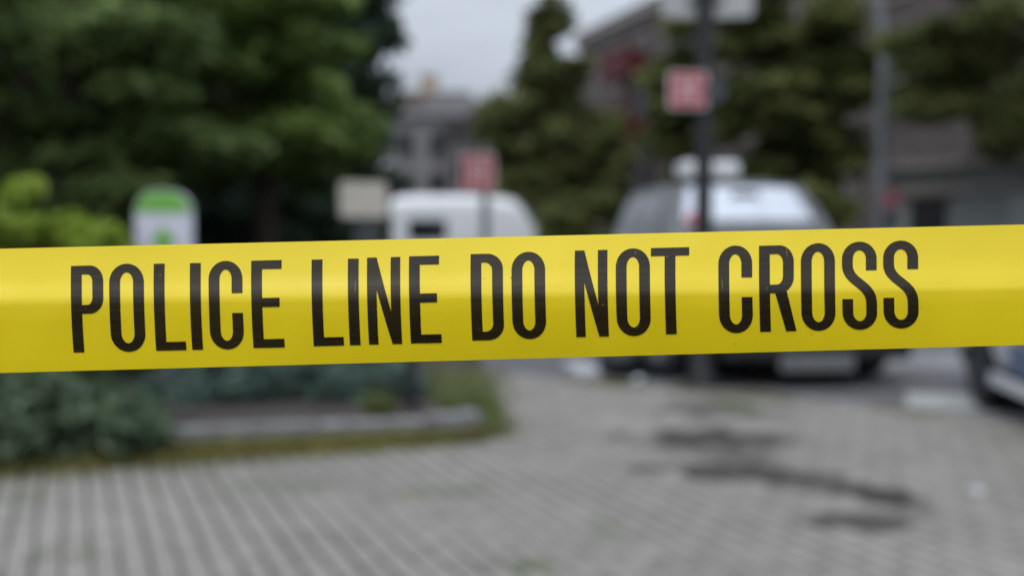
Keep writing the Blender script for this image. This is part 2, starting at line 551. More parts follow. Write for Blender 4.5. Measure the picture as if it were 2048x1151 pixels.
# painted road bars
def bar(px0, px1, y0, y1, m):
    a, b, c, d = (ground(px0, y1, ROAD_Z), ground(px1, y1, ROAD_Z), ground(px1, y0, ROAD_Z), ground(px0, y0, ROAD_Z))
    sheet('road_marking', [a, b, c, d], ROAD_Z + 0.004, M[m])
bar(1812, 1960, 786, 818, 'white_line')
bar(1770, 2130, 706, 738, 'worn_line')
bar(1560, 1750, 668, 690, 'worn_line')

# ------------------------------------------------------------------ planted bed
def soil_h(x, y):
    return 0.05 + 0.04 * math.sin(x * 1.7 + y) + 0.03 * math.sin(y * 2.3 - x * 0.6)
sb = MB()
nx, ny = 60, 44
pts = []
for j in range(ny + 1):
    for i in range(nx + 1):
        t, s = i / nx, j / ny
        # between the front edge and the back, right edge kept straight
        xr0, yr0 = -0.25 - 0.31 * s * 0.5, 5.99 + 14 * s ** 1.4
        xl0, yl0 = -14, 3.05 + 17 * s ** 1.4
        x = xl0 + (xr0 - xl0) * (1 - (1 - t) ** 1.6)
        k = (x - xl0) / (xr0 - xl0)
        y = yl0 + (yr0 - yl0) * k
        e = min(1, j / 3, (nx - i) / 4)
        pts.append((x, y, -0.01 + 0.05 * 1 + soil_h(x, y) * e * 0.9 + random.uniform(-.012, .012)))
sb.add(pts, [(j * (nx + 1) + i, j * (nx + 1) + i + 1, (j + 1) * (nx + 1) + i + 1, (j + 1) * (nx + 1) + i) for j in range(ny) for i in range(nx)])
sb.build('planting_bed', M['mulch'], smooth=True, kind='structure')

edg = empty('bed_edging', (-0.19, 5.93, 0), kind='structure')
fd = (Vector((-14, 2.95, 0)) - Vector((-0.19, 5.93, 0))).normalized()
sd = (Vector((-0.62, 9.6, 0)) - Vector((-0.19, 5.93, 0))).normalized()
L = 0.0
k = 0
while L < 7.5:
    ln = r_.uniform(0.55, 0.95) if k else 0.34
    p = fd * (L + ln / 2)
    hgt = 0.125 if k else 0.15
    o = MB().box((0, 0, 0), (ln - 0.012, 0.13, hgt + .05), 0, 0.014).build('edging_stone', M['granite'], edg)
    o.location = (p.x, p.y + 0.04, hgt / 2 - 0.025 + r_.uniform(-.012, .008))
    o.rotation_euler = (r_.uniform(-.05, .05), r_.uniform(-.03, .03), math.atan2(fd.y, fd.x) + r_.uniform(-.035, .035))
    L += ln; k += 1
L = 0.16
while L < 3.4:
    ln = r_.uniform(0.5, 0.9)
    p = sd * (L + ln / 2)
    o = MB().box((0, 0, 0), (ln - 0.012, 0.12, 0.15), 0, 0.014).build('edging_stone', M['granite'], edg)
    o.location = (p.x - 0.05, p.y, 0.025 + r_.uniform(-.012, .008))
    o.rotation_euler = (0, 0, math.atan2(sd.y, sd.x))
    L += ln

# ------------------------------------------------------------------ leaves, grass
def leaf_mesh(name, centers, size, m, jitter=0.5, aspect=1.7, up=0.35):
    n = len(centers)
    s = size * (1 + jitter * (rng.random(n) - 0.5) * 2)
    nrm = rng.normal(size=(n, 3)); nrm[:, 2] = np.abs(nrm[:, 2]) + up
    nrm /= np.linalg.norm(nrm, axis=1)[:, None]
    t = rng.normal(size=(n, 3))
    t -= (t * nrm).sum(1)[:, None] * nrm
    t /= np.linalg.norm(t, axis=1)[:, None]
    b = np.cross(nrm, t)
    a = t * (s * aspect / 2)[:, None]; w = b * (s / 2)[:, None]
    fold = nrm * (s * 0.12)[:, None]
    v = np.empty((n, 4, 3))
    v[:, 0] = centers - a
    v[:, 1] = centers + w * 0.9 + fold
    v[:, 2] = centers + a
    v[:, 3] = centers - w * 0.9 + fold
    me = bpy.data.meshes.new(name)
    me.vertices.add(n * 4); me.loops.add(n * 4); me.polygons.add(n)
    me.vertices.foreach_set('co', v.reshape(-1))
    me.loops.foreach_set('vertex_index', np.arange(n * 4, dtype=np.int32))
    me.polygons.foreach_set('loop_start', np.arange(0, n * 4, 4, dtype=np.int32))
    me.polygons.foreach_set('loop_total', np.full(n, 4, dtype=np.int32))
    me.update(calc_edges=True)
    me.materials.append(m)
    return me
def clump_points(clumps, per, squash=0.75):
    out = []
    for (c, r) in clumps:
        d = rng.normal(size=(per, 3)); d /= np.linalg.norm(d, axis=1)[:, None]
        rad = r * rng.random(per) ** 0.45
        p = d * rad[:, None]
        p[:, 2] *= squash
        out.append(p + np.array(c))
    return np.concatenate(out)
def crown_clumps(blobs, n, rmin, rmax):
    """clumps spread through ellipsoids (centre, radii, weight)"""
    ws = np.array([b[2] for b in blobs], float); ws /= ws.sum()
    out = []
    for _ in range(n):
        b = blobs[rng.choice(len(blobs), p=ws)]
        d = rng.normal(size=3); d /= np.linalg.norm(d)
        q = d * rng.random() ** 0.4 * np.array(b[1])
        out.append((np.array(b[0]) + q, rng.uniform(rmin, rmax)))
    return out
def limbs(base, top, r0, targets):
    mb = MB()
    base, top = Vector(base), Vector(top)
    k = [base + (top - base) * t + Vector((math.sin(t * 5) * 0.06, math.cos(t * 4) * 0.05, 0)) for t in (0, .15, .35, .6, .8, 1)]
    mb.tube(k, [r0 * 1.3, r0, r0 * .85, r0 * .65, r0 * .45, r0 * .22], 10)
    for tgt in targets:
        tgt = Vector(tgt)
        f = random.uniform(0.3, 0.85)
        s = base + (top - base) * f
        mid = s.lerp(tgt, 0.5) + Vector((0, 0, 0.12 * (tgt - s).length))
        mb.tube([s, mid, tgt], [r0 * .4 * (1.1 - f), r0 * .22, r0 * .06], 6)
    return mb
def tree(name, x, y, h, r0, blobs, n, rm, per, size, m, label, cat='tree', group=None, squash=0.7, aspect=1.7, up=0.35):
    """blob centres are given in world space"""
    t = empty(name, (x, y, 0), label=label, cat=cat, group=group)
    cl = crown_clumps(blobs, n, *rm)
    loc = np.array([x, y, 0])
    tg = [Vector(c - loc) for c, r in cl[:14]]
    limbs((0, 0, -0.1), (0.05, 0.05, h), r0, tg).build('trunk', M['bark'], t, smooth=True)
    link('crown', leaf_mesh('crown', clump_points(cl, per, squash) - loc, size, m, aspect=aspect, up=up), t)
    return t
def blob(px, py, d, rx, ry, rz, w=1.0):
    p = at(px, py, d)
    return ((p.x, p.y, p.z), (rx, ry, rz), w)

# left: the big trees behind the bed
tree('broad_tree', at(150, 600, 9.4).x, 9.4, 4.2, 0.14,
     [blob(60, 60, 9.2, 1.5, 1.1, 1.0, 1.1), blob(260, 260, 9.4, 1.2, 1.0, .9, 1), blob(150, 420, 9.6, 1.3, 1, .5, .6), blob(-250, 150, 9.6, 1.2, 1, 1.5, .8)],
     62, (.34, .68), 420, 0.085, M['leaf_deep'], 'large dark green tree filling the upper left corner above the lime bush', squash=.36, up=.9)
tree('broad_tree', at(520, 600, 11).x, 11.0, 5.2, 0.16,
     [blob(560, 60, 10.8, 1.1, 1, 1.1, 1.2), blob(480, 300, 11.2, 1.35, 1, .8, 1), blob(600, 240, 10.8, .75, .8, .9, .8), blob(380, 30, 11.4, 1.2, 1, .9, .7)],
     66, (.32, .62), 420, 0.085, M['leaf_mid'], 'fresh mid green tree behind the cream plate sign, left of the sky gap', squash=.42, up=.9)
tree('broad_tree', at(700, 600, 14).x, 14.0, 6.4, 0.17,
     [blob(690, 60, 14, .75, .9, 1.5, 1), blob(640, 330, 14.3, 1.0, 1, 1.1, 1), blob(700, 400, 14, .5, .8, .8, .5), blob(735, 240, 14, .3, .6, .5, .4), blob(742, 70, 14, .36, .6, .9, .3)],
     150, (.15, .36), 105, 0.1, M['leaf_cool'], 'bluish dark tree with loose twigs against the sky gap', squash=0.8)
# deeper screen behind them
tree('screen_tree', at(100, 600, 15).x, 15.5, 6.0, 0.2, [blob(120, 180, 15.5, 3.2, 1.2, 2.8, 1), blob(120, 220, 15.8, 1.8, 1.0, 1.6, .5), blob(-300, 200, 16, 2.5, 1.2, 2.6, .6)], 210, (.4, .8), 150, 0.16, M['leaf_deep'], 'shaded dark tree closing the view behind the upper left crowns')
tree('screen_tree', at(480, 600, 17).x, 17.0, 6.5, 0.2, [blob(470, 180, 17, 1.7, 1.2, 2.9, 1)], 110, (.4, .8), 150, 0.17, M['leaf_cool'], 'shaded cool green tree closing the view behind the green topped sign')
def shrub(name, blobs, n, rm, per, size, m, label, cat='shrub', group=None, stems=6, squash=.8, aspect=1.7):
    c = np.mean([b[0] for b in blobs], axis=0)
    t = empty(name, (c[0], c[1], 0.04), label=label, cat=cat, group=group)
    cl = crown_clumps(blobs, n, *rm)
    mb = MB()
    loc = np.array([c[0], c[1], 0.04])
    for q, r in cl[:stems]:
        e = Vector(q - loc)
        mb.tube([(e.x * .15, e.y * .15, -0.03), (e.x * .6, e.y * .6, e.z * .5), e], [.012, .009, .004], 5)
    mb.build('stems', M['bark'], t)
    link('foliage', leaf_mesh('foliage', clump_points(cl, per, squash) - loc, size, m, aspect=aspect), t)
    return t
shrub('dark_hedge', [blob(520, 490, 12.6, 1.6, .5, .95, 1), blob(200, 490, 12.6, 1.5, .5, .95, 1), blob(400, 420, 12.8, .7, .4, .4, .4), blob(700, 490, 12.8, .45, .5, .75, .35)], 135, (.2, .36), 160, 0.085, M['leaf_cool'], 'very dark clipped hedge behind the two plate signs', 'hedge')
shrub('lime_bush', [blob(35, 415, 6.6, .28, .3, .22, 1.1), blob(135, 462, 6.6, .22, .25, .12, .8), blob(215, 488, 6.5, .16, .2, .1, .5), blob(-120, 430, 6.7, .35, .3, .3, .8), blob(80, 560, 6.7, .4, .3, .3, .7)],
      40, (.07, .14), 60, 0.06, M['leaf_lime'], 'bright lime green bush at the left edge above the tape')
shrub('blue_green_shrub', [blob(60, 830, 5.3, .5, .3, .26, 1.2), blob(225, 835, 5.4, .28, .28, .22, .9), blob(-220, 800, 5.2, .6, .4, .4, .8), blob(150, 700, 5.8, .55, .35, .35, .9)],
      130, (.09, .17), 90, 0.045, M['leaf_blue'], 'spreading blue green shrub leaning over the bed edge below the tape')
for (px, py, d, rx, lab) in ((440, 770, 7.05, .5, 'low juniper between the big blue green shrub and the bare mulch'), (610, 760, 7.35, .48, 'low juniper in the middle of the bed behind the bare mulch'), (750, 764, 7.25, .36, 'small low juniper beside the dark corner post of the bed')):
    shrub('low_juniper', [blob(px, py, d, rx, .4, .2, 1), blob(px, py - 70, d + .5, rx, .4, .2, .7)], 44, (.09, .16), 90, 0.036, M['leaf_juniper'], lab, 'shrub', 'low junipers in the bed', aspect=2.4)

def grass(name, band, n, h0, h1, w, m, parent=None, kind='stuff', **kw):
    """band(rng) gives a ground point; blades are bent strips"""
    mb_v, mb_f = [], []
    for _ in range(n):
        p = band()
        h = random.uniform(h0, h1); a = random.uniform(0, 6.283); lean = random.uniform(.1, .7) * h
        ca, sa = math.cos(a), math.sin(a)
        ww = w * random.uniform(.6, 1.3)
        b = len(mb_v)
        px, py, pz = -sa * ww / 2, ca * ww / 2, 0
        mb_v += [(p[0] - px, p[1] - py, p[2]), (p[0] + px, p[1] + py, p[2]),
                 (p[0] + ca * lean * .35 + px * .8, p[1] + sa * lean * .35 + py * .8, p[2] + h * .6),
                 (p[0] + ca * lean * .35 - px * .8, p[1] + sa * lean * .35 - py * .8, p[2] + h * .6),
                 (p[0] + ca * lean, p[1] + sa * lean, p[2] + h)]
        mb_f += [(b, b + 1, b + 2, b + 3), (b + 3, b + 2, b + 4)]
    me = bpy.data.meshes.new(name)
    me.from_pydata(mb_v, [], mb_f)
    me.materials.append(m)
    return link(name, me, parent, kind=kind, **kw)
C0 = Vector((-0.19, 5.93, 0))
def strip_front():
    t = random.random() ** 1.0 * 5.2
    wdt = 0.12 + 0.34 * min(1, t / 2.4)
    dens = 0.5 + 0.5 * math.sin(t * 4.1) * math.sin(t * 1.7 + 1)
    p = C0 + fd * t + Vector((fd.y, -fd.x, 0)) * -(0.03 + abs(random.gauss(0, .55)) * wdt)
    if (Vector((fd.y, -fd.x, 0)) * -1).y > 0:
        p = C0 + fd * t + Vector((fd.y, -fd.x, 0)) * (0.03 + abs(random.gauss(0, .55)) * wdt)
    return (p.x, p.y, -0.005)
grass('kerbside_grass', strip_front, 11000, .03, .1, .012, M['weed'], label='dry yellow green grass along the front of the stone edging', cat='grass')
def strip_side():
    t = random.random()
    p = C0 + sd * (t * 3.1) + Vector((abs(random.gauss(0, .1)) + 0.02 - .06 * t, 0, 0))
    return (p.x, p.y - 0.05, -0.005)
grass('corner_grass', strip_side, 1700, .04, .15, .012, M['weed_green'], label='green weeds sprouting round the right corner of the bed', cat='grass')
def bed_grass():
    a = random.choice([(-.30, 6.5, .1), (-.33, 7.0, .14), (-.45, 7.6, .16), (-.85, 6.3, .04)])
    return (a[0] + random.gauss(0, a[2]), a[1] + random.gauss(0, a[2]), 0.05)
grass('bed_weeds', bed_grass, 1100, .06, .2, .014, M['weed_green'], label='green weeds growing in the mulch near the bed corner', cat='weeds')
def kerb_weed():
    t = random.random() * 4.2
    p = KA + KD * (t) - KN * (0.12 + abs(random.gauss(0, .08)))
    if math.sin(t * 5) < -.2: p = KA + KD * (t * .5 + 1.2) - KN * .13
    return (p.x, p.y, -0.004)
grass('kerb_weeds', kerb_weed, 1300, .015, .05, .01, M['weed'], label='thin weeds in the joint before the flush kerb', cat='weeds')

# ------------------------------------------------------------------ buildings
def facade_building(name, a, b, H, depth, wall_m, label, win, cornice=True, cat='building', wz=(1.2, 3.2), trim=M['stone_trim']):
    """front wall from a to b; windows as parts with panes"""
    a, b = Vector(a), Vector(b)
    d = (b - a); Lw = d.length; ang = math.atan2(d.y, d.x)
    root = empty(name, (a.x, a.y, 0), ang, label=label, cat=cat)
    # local x along the wall, local -y faces the viewer
    MB().box((Lw / 2, depth / 2, H / 2 - .05), (Lw, depth, H + .1)).build('wall', wall_m, root)
    MB().box((Lw / 2, depth / 2, H + .06), (Lw + .2, depth + .2, .12)).build('roof', M['roof_dark'], root)
    if cornice:
        MB().box((Lw / 2, -.12, H - .25), (Lw + .1, .24, .3), 0, .03).box((Lw / 2, -.05, H - .55), (Lw, .1, .14)).build('cornice', trim, root)
        MB().box((Lw / 2, -.04, .45), (Lw, .08, .9)).build('plinth', trim, root)
    fm = MB().box((0, -.03, .0), (1.0, .1, .09)).box((0, -.03, wz[1] - wz[0]), (1.0, .1, .09)).box((-.46, -.03, (wz[1] - wz[0]) / 2), (.08, .1, wz[1] - wz[0] - .09)).box((.46, -.03, (wz[1] - wz[0]) / 2), (.08, .1, wz[1] - wz[0] - .09)).box((0, -.02, (wz[1] - wz[0]) / 2), (.84, .06, .06)).mesh('window', trim)
    gm = MB().box((0, -.004, (wz[1] - wz[0]) / 2), (.84, .02, wz[1] - wz[0] - .09)).mesh('pane', M['window_dark'])
    for (x, z) in win(Lw):
        f = link('window', fm, root); f.location = (x, 0, z)
        link('pane', gm, f)
    return root
brick = facade_building('brick_building', (2.9, 43.6), (13.4, 14.4 + 0), 10.0, 9.0, M['brown_brick'],
    'long brown brick building receding behind the trees on the right',
    lambda Lw: [(x, z) for z in (1.3, 4.3, 7.2) for x in np.arange(1.4, Lw - 1, 2.3) if not (z < 2 and abs(x - 6.2) < 1)], wz=(0, 1.7))
bd = Vector((13.4 - 2.9, 14.4 - 43.6, 0)).normalized()
# red iron fire escape on its far end
fe = empty('fire_escape', brick.location, brick.rotation_euler.z, label='dark red iron fire escape on the brown brick wall', cat='fire escape')
FX = 6.0
def fe_part(name, mb): mb.build(name, M['red_iron'], fe)
for z in (2.9, 5.2, 7.3):
    fe_part('platform', MB().box((FX, -.65, z), (2.2, 1.1, .08)))
    rl = MB()
    for zz in (.35, .7, 1.0):
        rl.box((FX, -1.18, z + zz), (2.2, .07, .07))
    for x in np.arange(FX - 1.05, FX + 1.06, .23):
        rl.box((x, -1.18, z + .55), (.05, .05, 1.0))
    fe_part('railing', rl)
for z in (2.9, 5.2):
    st = MB()
    st.cyl((FX - .8, -.75, z), (FX + .8, -.75, z + 2.2), .06, n=6).cyl((FX - .8, -.35, z), (FX + .8, -.35, z + 2.2), .06, n=6)
    for t in np.linspace(.08, .92, 9):
        st.box((FX - .8 + 1.6 * t, -.55, z + 2.2 * t), (.22, .4, .04))
    fe_part('ladder', st)
fe_part('screen_panel', MB().box((FX, -.75, 7.75), (2.0, .9, .95), 0, .03))
fe_part('screen_panel', MB().box((FX, -.75, 5.25), (2.0, .9, .95), 0, .03))
for z, h in ((6.35, 1.5), (3.4, 2.4)):
    MB().box((FX, -.05, z), (1.7, .12, h)).build('doorway', M['window_dark'], fe)

# pale house at the end of the street
hz = at(875, 300, 50)
house = empty('grey_house', (hz.x, 50, 0), label='pale grey house at the far end of the street under the sky gap', cat='house')
MB().box((0, 3, 3.7), (4.9, 6, 7.4)).build('wall', M['house_wall'], house)
MB().extrude([(-2.75, 7.38), (2.75, 7.38), (1.6, 8.6), (-1.9, 8.6)], -.35, 6.3, 'xz').build('roof', M['grey_render'], house)
MB().box((-1.5, -.38, 8.15), (1.9, .05, .6)).build('roof_panel', M['roof_rust'], house)
ch = MB().box((-.5, 1.2, 8.95), (.8, .6, 1.1)).build('chimney', M['chimney_tan'], house)
MB().box((-.5, 1.2, 9.54), (.95, .75, .08)).build('chimney_cap', M['stone_trim'], ch)
hwf = MB().box((0, -.03, 0), (1.0, .1, 1.5)).mesh('window', M['stone_trim'])
hwp = MB().box((0, -.075, 0), (.82, .03, 1.3)).mesh('pane', M['window_dark'])
for x in (-1.6, 0, 1.6):
    for z in (1.6, 4.0, 6.0):
        f = link('window', hwf, house); f.location = (x, 0, z)
        link('pane', hwp, f)
wing = empty('dark_house', (at(965, 300, 46).x, 46, 0), label='darker house wing right of the pale grey house, behind the red sign', cat='house')
MB().box((0, 3, 3.1), (3.4, 6, 6.2)).build('wall', M['dark_render'], wing)
MB().extrude([(-1.9, 6.2), (1.9, 6.2), (0, 7.5)], -.25, 6.2, 'xz').build('roof', M['roof_dark'], wing)
for x in (-.9, .7):
    for z in (1.6, 4.3):
        f = link('window', hwf, wing); f.location = (x, 0, z)
        link('pane', hwp, f)
# low grey garage on the right
ga = empty('grey_garage', (7.2, 19.8, 0), math.atan2(-6.0, 4.6), label='low grey garage behind the police car at the right edge', cat='garage')
MB().box((5, 2, 1.25), (10, 4, 2.6)).build('wall', M['garage_grey'], ga)
MB().box((5, 1.9, 2.62), (10.4, 4.4, .16)).build('roof', M['stone_trim'], ga)
MB().box((5, -.06, 2.15), (10, .12, .2)).build('fascia', M['stone_trim'], ga)
dr = MB().box((1.15, -.03, 1.0), (.7, .08, 2.0)).build('door', M['black_plastic'], ga)
MB().cyl((1.4, -.12, 1.0), (1.4, -.07, 1.0), .03).build('handle', M['silver'], dr)
sh = MB()
for k in range(16):
    sh.box((4.2, -.03 - .012 * (k % 2), .08 + k * .125), (3.0, .06, .121))
sh.build('roller_shutter', M['shutter_grey'], ga)
# ------------------------------------------------------------------ trees beyond the road
tree('olive_tree', at(1090, 600, 33).x, 33.0, 9.0, .22,
     [blob(1095, 300, 33, 1.9, 1.5, 1.9, 1.8), blob(1080, 410, 32.6, 2.0, 1.4, 1.2, 1.3), blob(1110, 170, 33, 1.2, 1.2, 1.1, .7), blob(1010, 270, 33.5, .8, 1, 1.2, .4), blob(1140, 320, 34, 1.1, 1, 1.3, .8), blob(1088, 70, 33, .7, .8, 1.7, .5), blob(1215, 340, 32, .75, .9, 1.8, .7)],
     280, (.3, .62), 150, .17, M['leaf_olive'], 'olive green tree with a thin top in front of the brick gable', up=.6)
tree('autumn_tree', at(1530, 600, 20).x, 20.0, 7.5, .2,
     [blob(1540, 60, 20, 2.0, 1.4, 1.1, 1.3), blob(1560, 220, 20, 1.9, 1.4, .9, 1.2), blob(1600, 350, 20, 1.2, 1.3, .6, .7), blob(1360, 250, 20.6, .35, .6, 1.3, .35), blob(1330, 130, 20.6, .45, .6, .5, .25), blob(1700, 150, 20.4, .8, 1, 1.8, .6)],
     110, (.36, .72), 260, .13, M['leaf_autumn'], 'broad dark green tree behind the grey vehicle and black pole', squash=.45, up=.9)
tree('autumn_tree', at(2140, 600, 16).x, 16.0, 6.5, .18,
     [blob(1960, 60, 16, 1.3, 1.2, 1.0, 1.2), blob(2030, 200, 16, .8, 1, .7, .8), blob(2010, 275, 16, .6, .7, .24, .4), blob(1840, 200, 16.3, .35, .5, .5, .25), blob(1900, 190, 16.2, .7, 1, .45, .5), blob(1860, 60, 16.4, .5, .8, .9, .4), blob(1775, 245, 16, .42, .5, .16, .05), blob(1745, 110, 16, .25, .4, .14, .03), blob(2200, 150, 16, 1.0, 1, 1.3, .6)],
     80, (.3, .6), 240, .11, M['leaf_olive'], 'olive tree overhanging the grey garage at the upper right corner', squash=.45, up=.9)
shrub('street_hedge', [blob(1180, 470, 25, 1.3, .6, 1.0, 1), blob(1560, 440, 17.5, 1.3, .5, .6, .8), ], 60, (.25, .45), 140, .12, M['leaf_autumn'], 'dark hedge across the road behind the white vehicles', 'hedge')

# ------------------------------------------------------------------ vehicles (local x forward, y left, z up, origin on the road under the middle)
def wheel_meshes(r, w):
    t = MB().lathe([(-w / 2, r * .66), (-w / 2, r * .9), (-w / 2 + .02, r * .98), (-w * .2, r), (w * .2, r), (w / 2 - .02, r * .98), (w / 2, r * .9), (w / 2, r * .66), (-w / 2, r * .66)], 'Y', n=36)
    rim = MB().lathe([(w / 2 - .02, r * .66), (w / 2 - .015, r * .6), (w / 2 - .07, r * .56), (w / 2 - .09, .02)], 'Y', n=30)
    rim.lathe([(-w / 2 + .02, r * .66), (-w / 2 + .05, .02)], 'Y', n=24)
    for k in range(5):
        a = 2 * math.pi * k / 5
        c, s_ = math.cos(a), math.sin(a)
        p = [(-.035, .03), (.035, .03), (.028, r * .6), (-.028, r * .6)]
        rim.add([(c * q[1] - s_ * q[0], w / 2 - .03 - .03 * (q[1] < .1) * -1, s_ * q[1] + c * q[0]) for q in p] +
                [(c * q[1] - s_ * q[0], w / 2 - .08, s_ * q[1] + c * q[0]) for q in p],
                [(0, 1, 2, 3), (7, 6, 5, 4), (0, 4, 5, 1), (1, 5, 6, 2), (2, 6, 7, 3), (3, 7, 4, 0)])
    rim.lathe([(w / 2 - .05, .06), (w / 2 - .015, .05), (w / 2 - .012, .001)], 'Y', n=16)
    return t.mesh('tyre', M['tyre'], True), rim.mesh('rim', M['alloy'], True)
def loft_body(st, name, arches, r_arch, W):
    """st: (x, z_bottom, z_shoulder, z_top, half_width)"""
    mb = MB()
    n = 14
    vs = []
    for (x, zb, zs, zt, w) in st:
        half = [(0, zb), (.82 * w, zb), (.98 * w, zb + .1), (w, zb + .55 * (zs - zb)), (.975 * w, zs - .02), (.9 * w, zs + .4 * (zt - zs)), (.5 * w, zt), (0, zt + .004)]
        ring = half + [(-y, z) for y, z in half[-2:0:-1]]
        vs += [(x, y, z) for y, z in ring]
    m = len(st)
    fs = [(i * n + k, i * n + (k + 1) % n, (i + 1) * n + (k + 1) % n, (i + 1) * n + k) for i in range(m - 1) for k in range(n)]
    fs += [tuple(range(n - 1, -1, -1)), tuple((m - 1) * n + k for k in range(n))]
    mb.add(vs, fs)
    me = mb.mesh(name, None)
    cut = MB()
    for ax in arches:
        cut.lathe([(-W, .0001), (-W, r_arch), (-W / 2 + .24, r_arch), (-W / 2 + .24, .0001)], 'Y', (ax, 0, .36), 32)
        cut.lathe([(W / 2 - .24, .0001), (W / 2 - .24, r_arch), (W, r_arch), (W, .0001)], 'Y', (ax, 0, .36), 32)
    cm = cut.mesh('cut', None)
    co = bpy.data.objects.new('cut', cm)
    COL.objects.link(co)
    def mods(o):
        s = o.modifiers.new('s', 'SUBSURF'); s.levels = 2; s.render_levels = 2
        b = o.modifiers.new('b', 'BOOLEAN'); b.operation = 'DIFFERENCE'; b.object = co; b.solver = 'EXACT'
    out = evaluated(me, mods, name)
    bpy.data.objects.remove(co)
    out.polygons.foreach_set('use_smooth', [True] * len(out.polygons))
    try: out.set_sharp_from_angle(angle=R(40))
    except Exception: pass
    return out
def cabin(ring0, ring1, root, wm, gm):
    """glasshouse between the belt ring and the roof ring; ring = (x_front, x_rear, half_width, z, bulge)"""
    def S(face, s, t, off=0.0):
        xf = ring0[0] + (ring1[0] - ring0[0]) * t; xr = ring0[1] + (ring1[1] - ring0[1]) * t
        w = ring0[2] + (ring1[2] - ring0[2]) * (t ** 1.8); z = ring0[3] + (ring1[3] - ring0[3]) * t
        bl = ring0[4] * (1 - .3 * t)
        if face == 'front': p = Vector((xf - bl * (2 * s - 1) ** 2 + off * .6, w * (2 * s - 1), z + off * .7))
        elif face == 'rear': p = Vector((xr + bl * .5 * (2 * s - 1) ** 2 - off, w * (2 * s - 1), z + off * .2))
        elif face == 'left': p = Vector((xr + bl * .5 + (xf - bl - xr - bl * .5) * s, w + off, z))
        else: p = Vector((xr + bl * .5 + (xf - bl - xr - bl * .5) * s, -w - off, z))
        return p
    def patch(mb, face, s0, s1, t0, t1, off, ns=10, nt=6):
        vs = [S(face, s0 + (s1 - s0) * i / ns, t0 + (t1 - t0) * j / nt, off) for j in range(nt + 1) for i in range(ns + 1)]
        mb.add(vs, [(j * (ns + 1) + i, j * (ns + 1) + i + 1, (j + 1) * (ns + 1) + i + 1, (j + 1) * (ns + 1) + i) for j in range(nt) for i in range(ns)])
    p = MB()
    for f in ('front', 'rear', 'left', 'right'):
        patch(p, f, 0, 1, 0, 1, 0)
    p.build('pillars', wm, root, True)
    # roof: crowned panel with a rolled edge
    r = MB()
    ns, nt = 14, 10
    vs = []
    for j in range(nt + 1):
        for i in range(ns + 1):
            u, v = 2 * i / ns - 1, j / nt
            xf, xr, w, z, bl = ring1
            xF = xf - bl * .7 * u * u + .02; xR = xr + bl * .35 * u * u - .02
            x = xR + (xF - xR) * v
            e = max(abs(u), abs(2 * v - 1))
            vs.append((x, u * (w + .015), z - .015 + .065 * (1 - abs(u) ** 4) * (1 - abs(2 * v - 1) ** 4) + .0))
    r.add(vs, [(j * (ns + 1) + i, j * (ns + 1) + i + 1, (j + 1) * (ns + 1) + i + 1, (j + 1) * (ns + 1) + i) for j in range(nt) for i in range(ns)])
    r.build('roof', wm, root, True)
    g = MB(); patch(g, 'front', .1, .9, .05, .93, .006, 14, 8); ws = g.build('windscreen', gm, root, True)
    g = MB(); patch(g, 'rear', .09, .91, .2, .9, .006); g.build('rear_window', M['dark_glass'], root, True)
    for f in ('left', 'right'):
        for (a, b) in ((.05, .33), (.36, .62), (.65, .92)):
            g = MB(); patch(g, f, a, b if b < .9 else .9, .07, .86, .006, 6, 5)
            g.build('side_window', M['dark_glass'], root, True)
    return S, ws
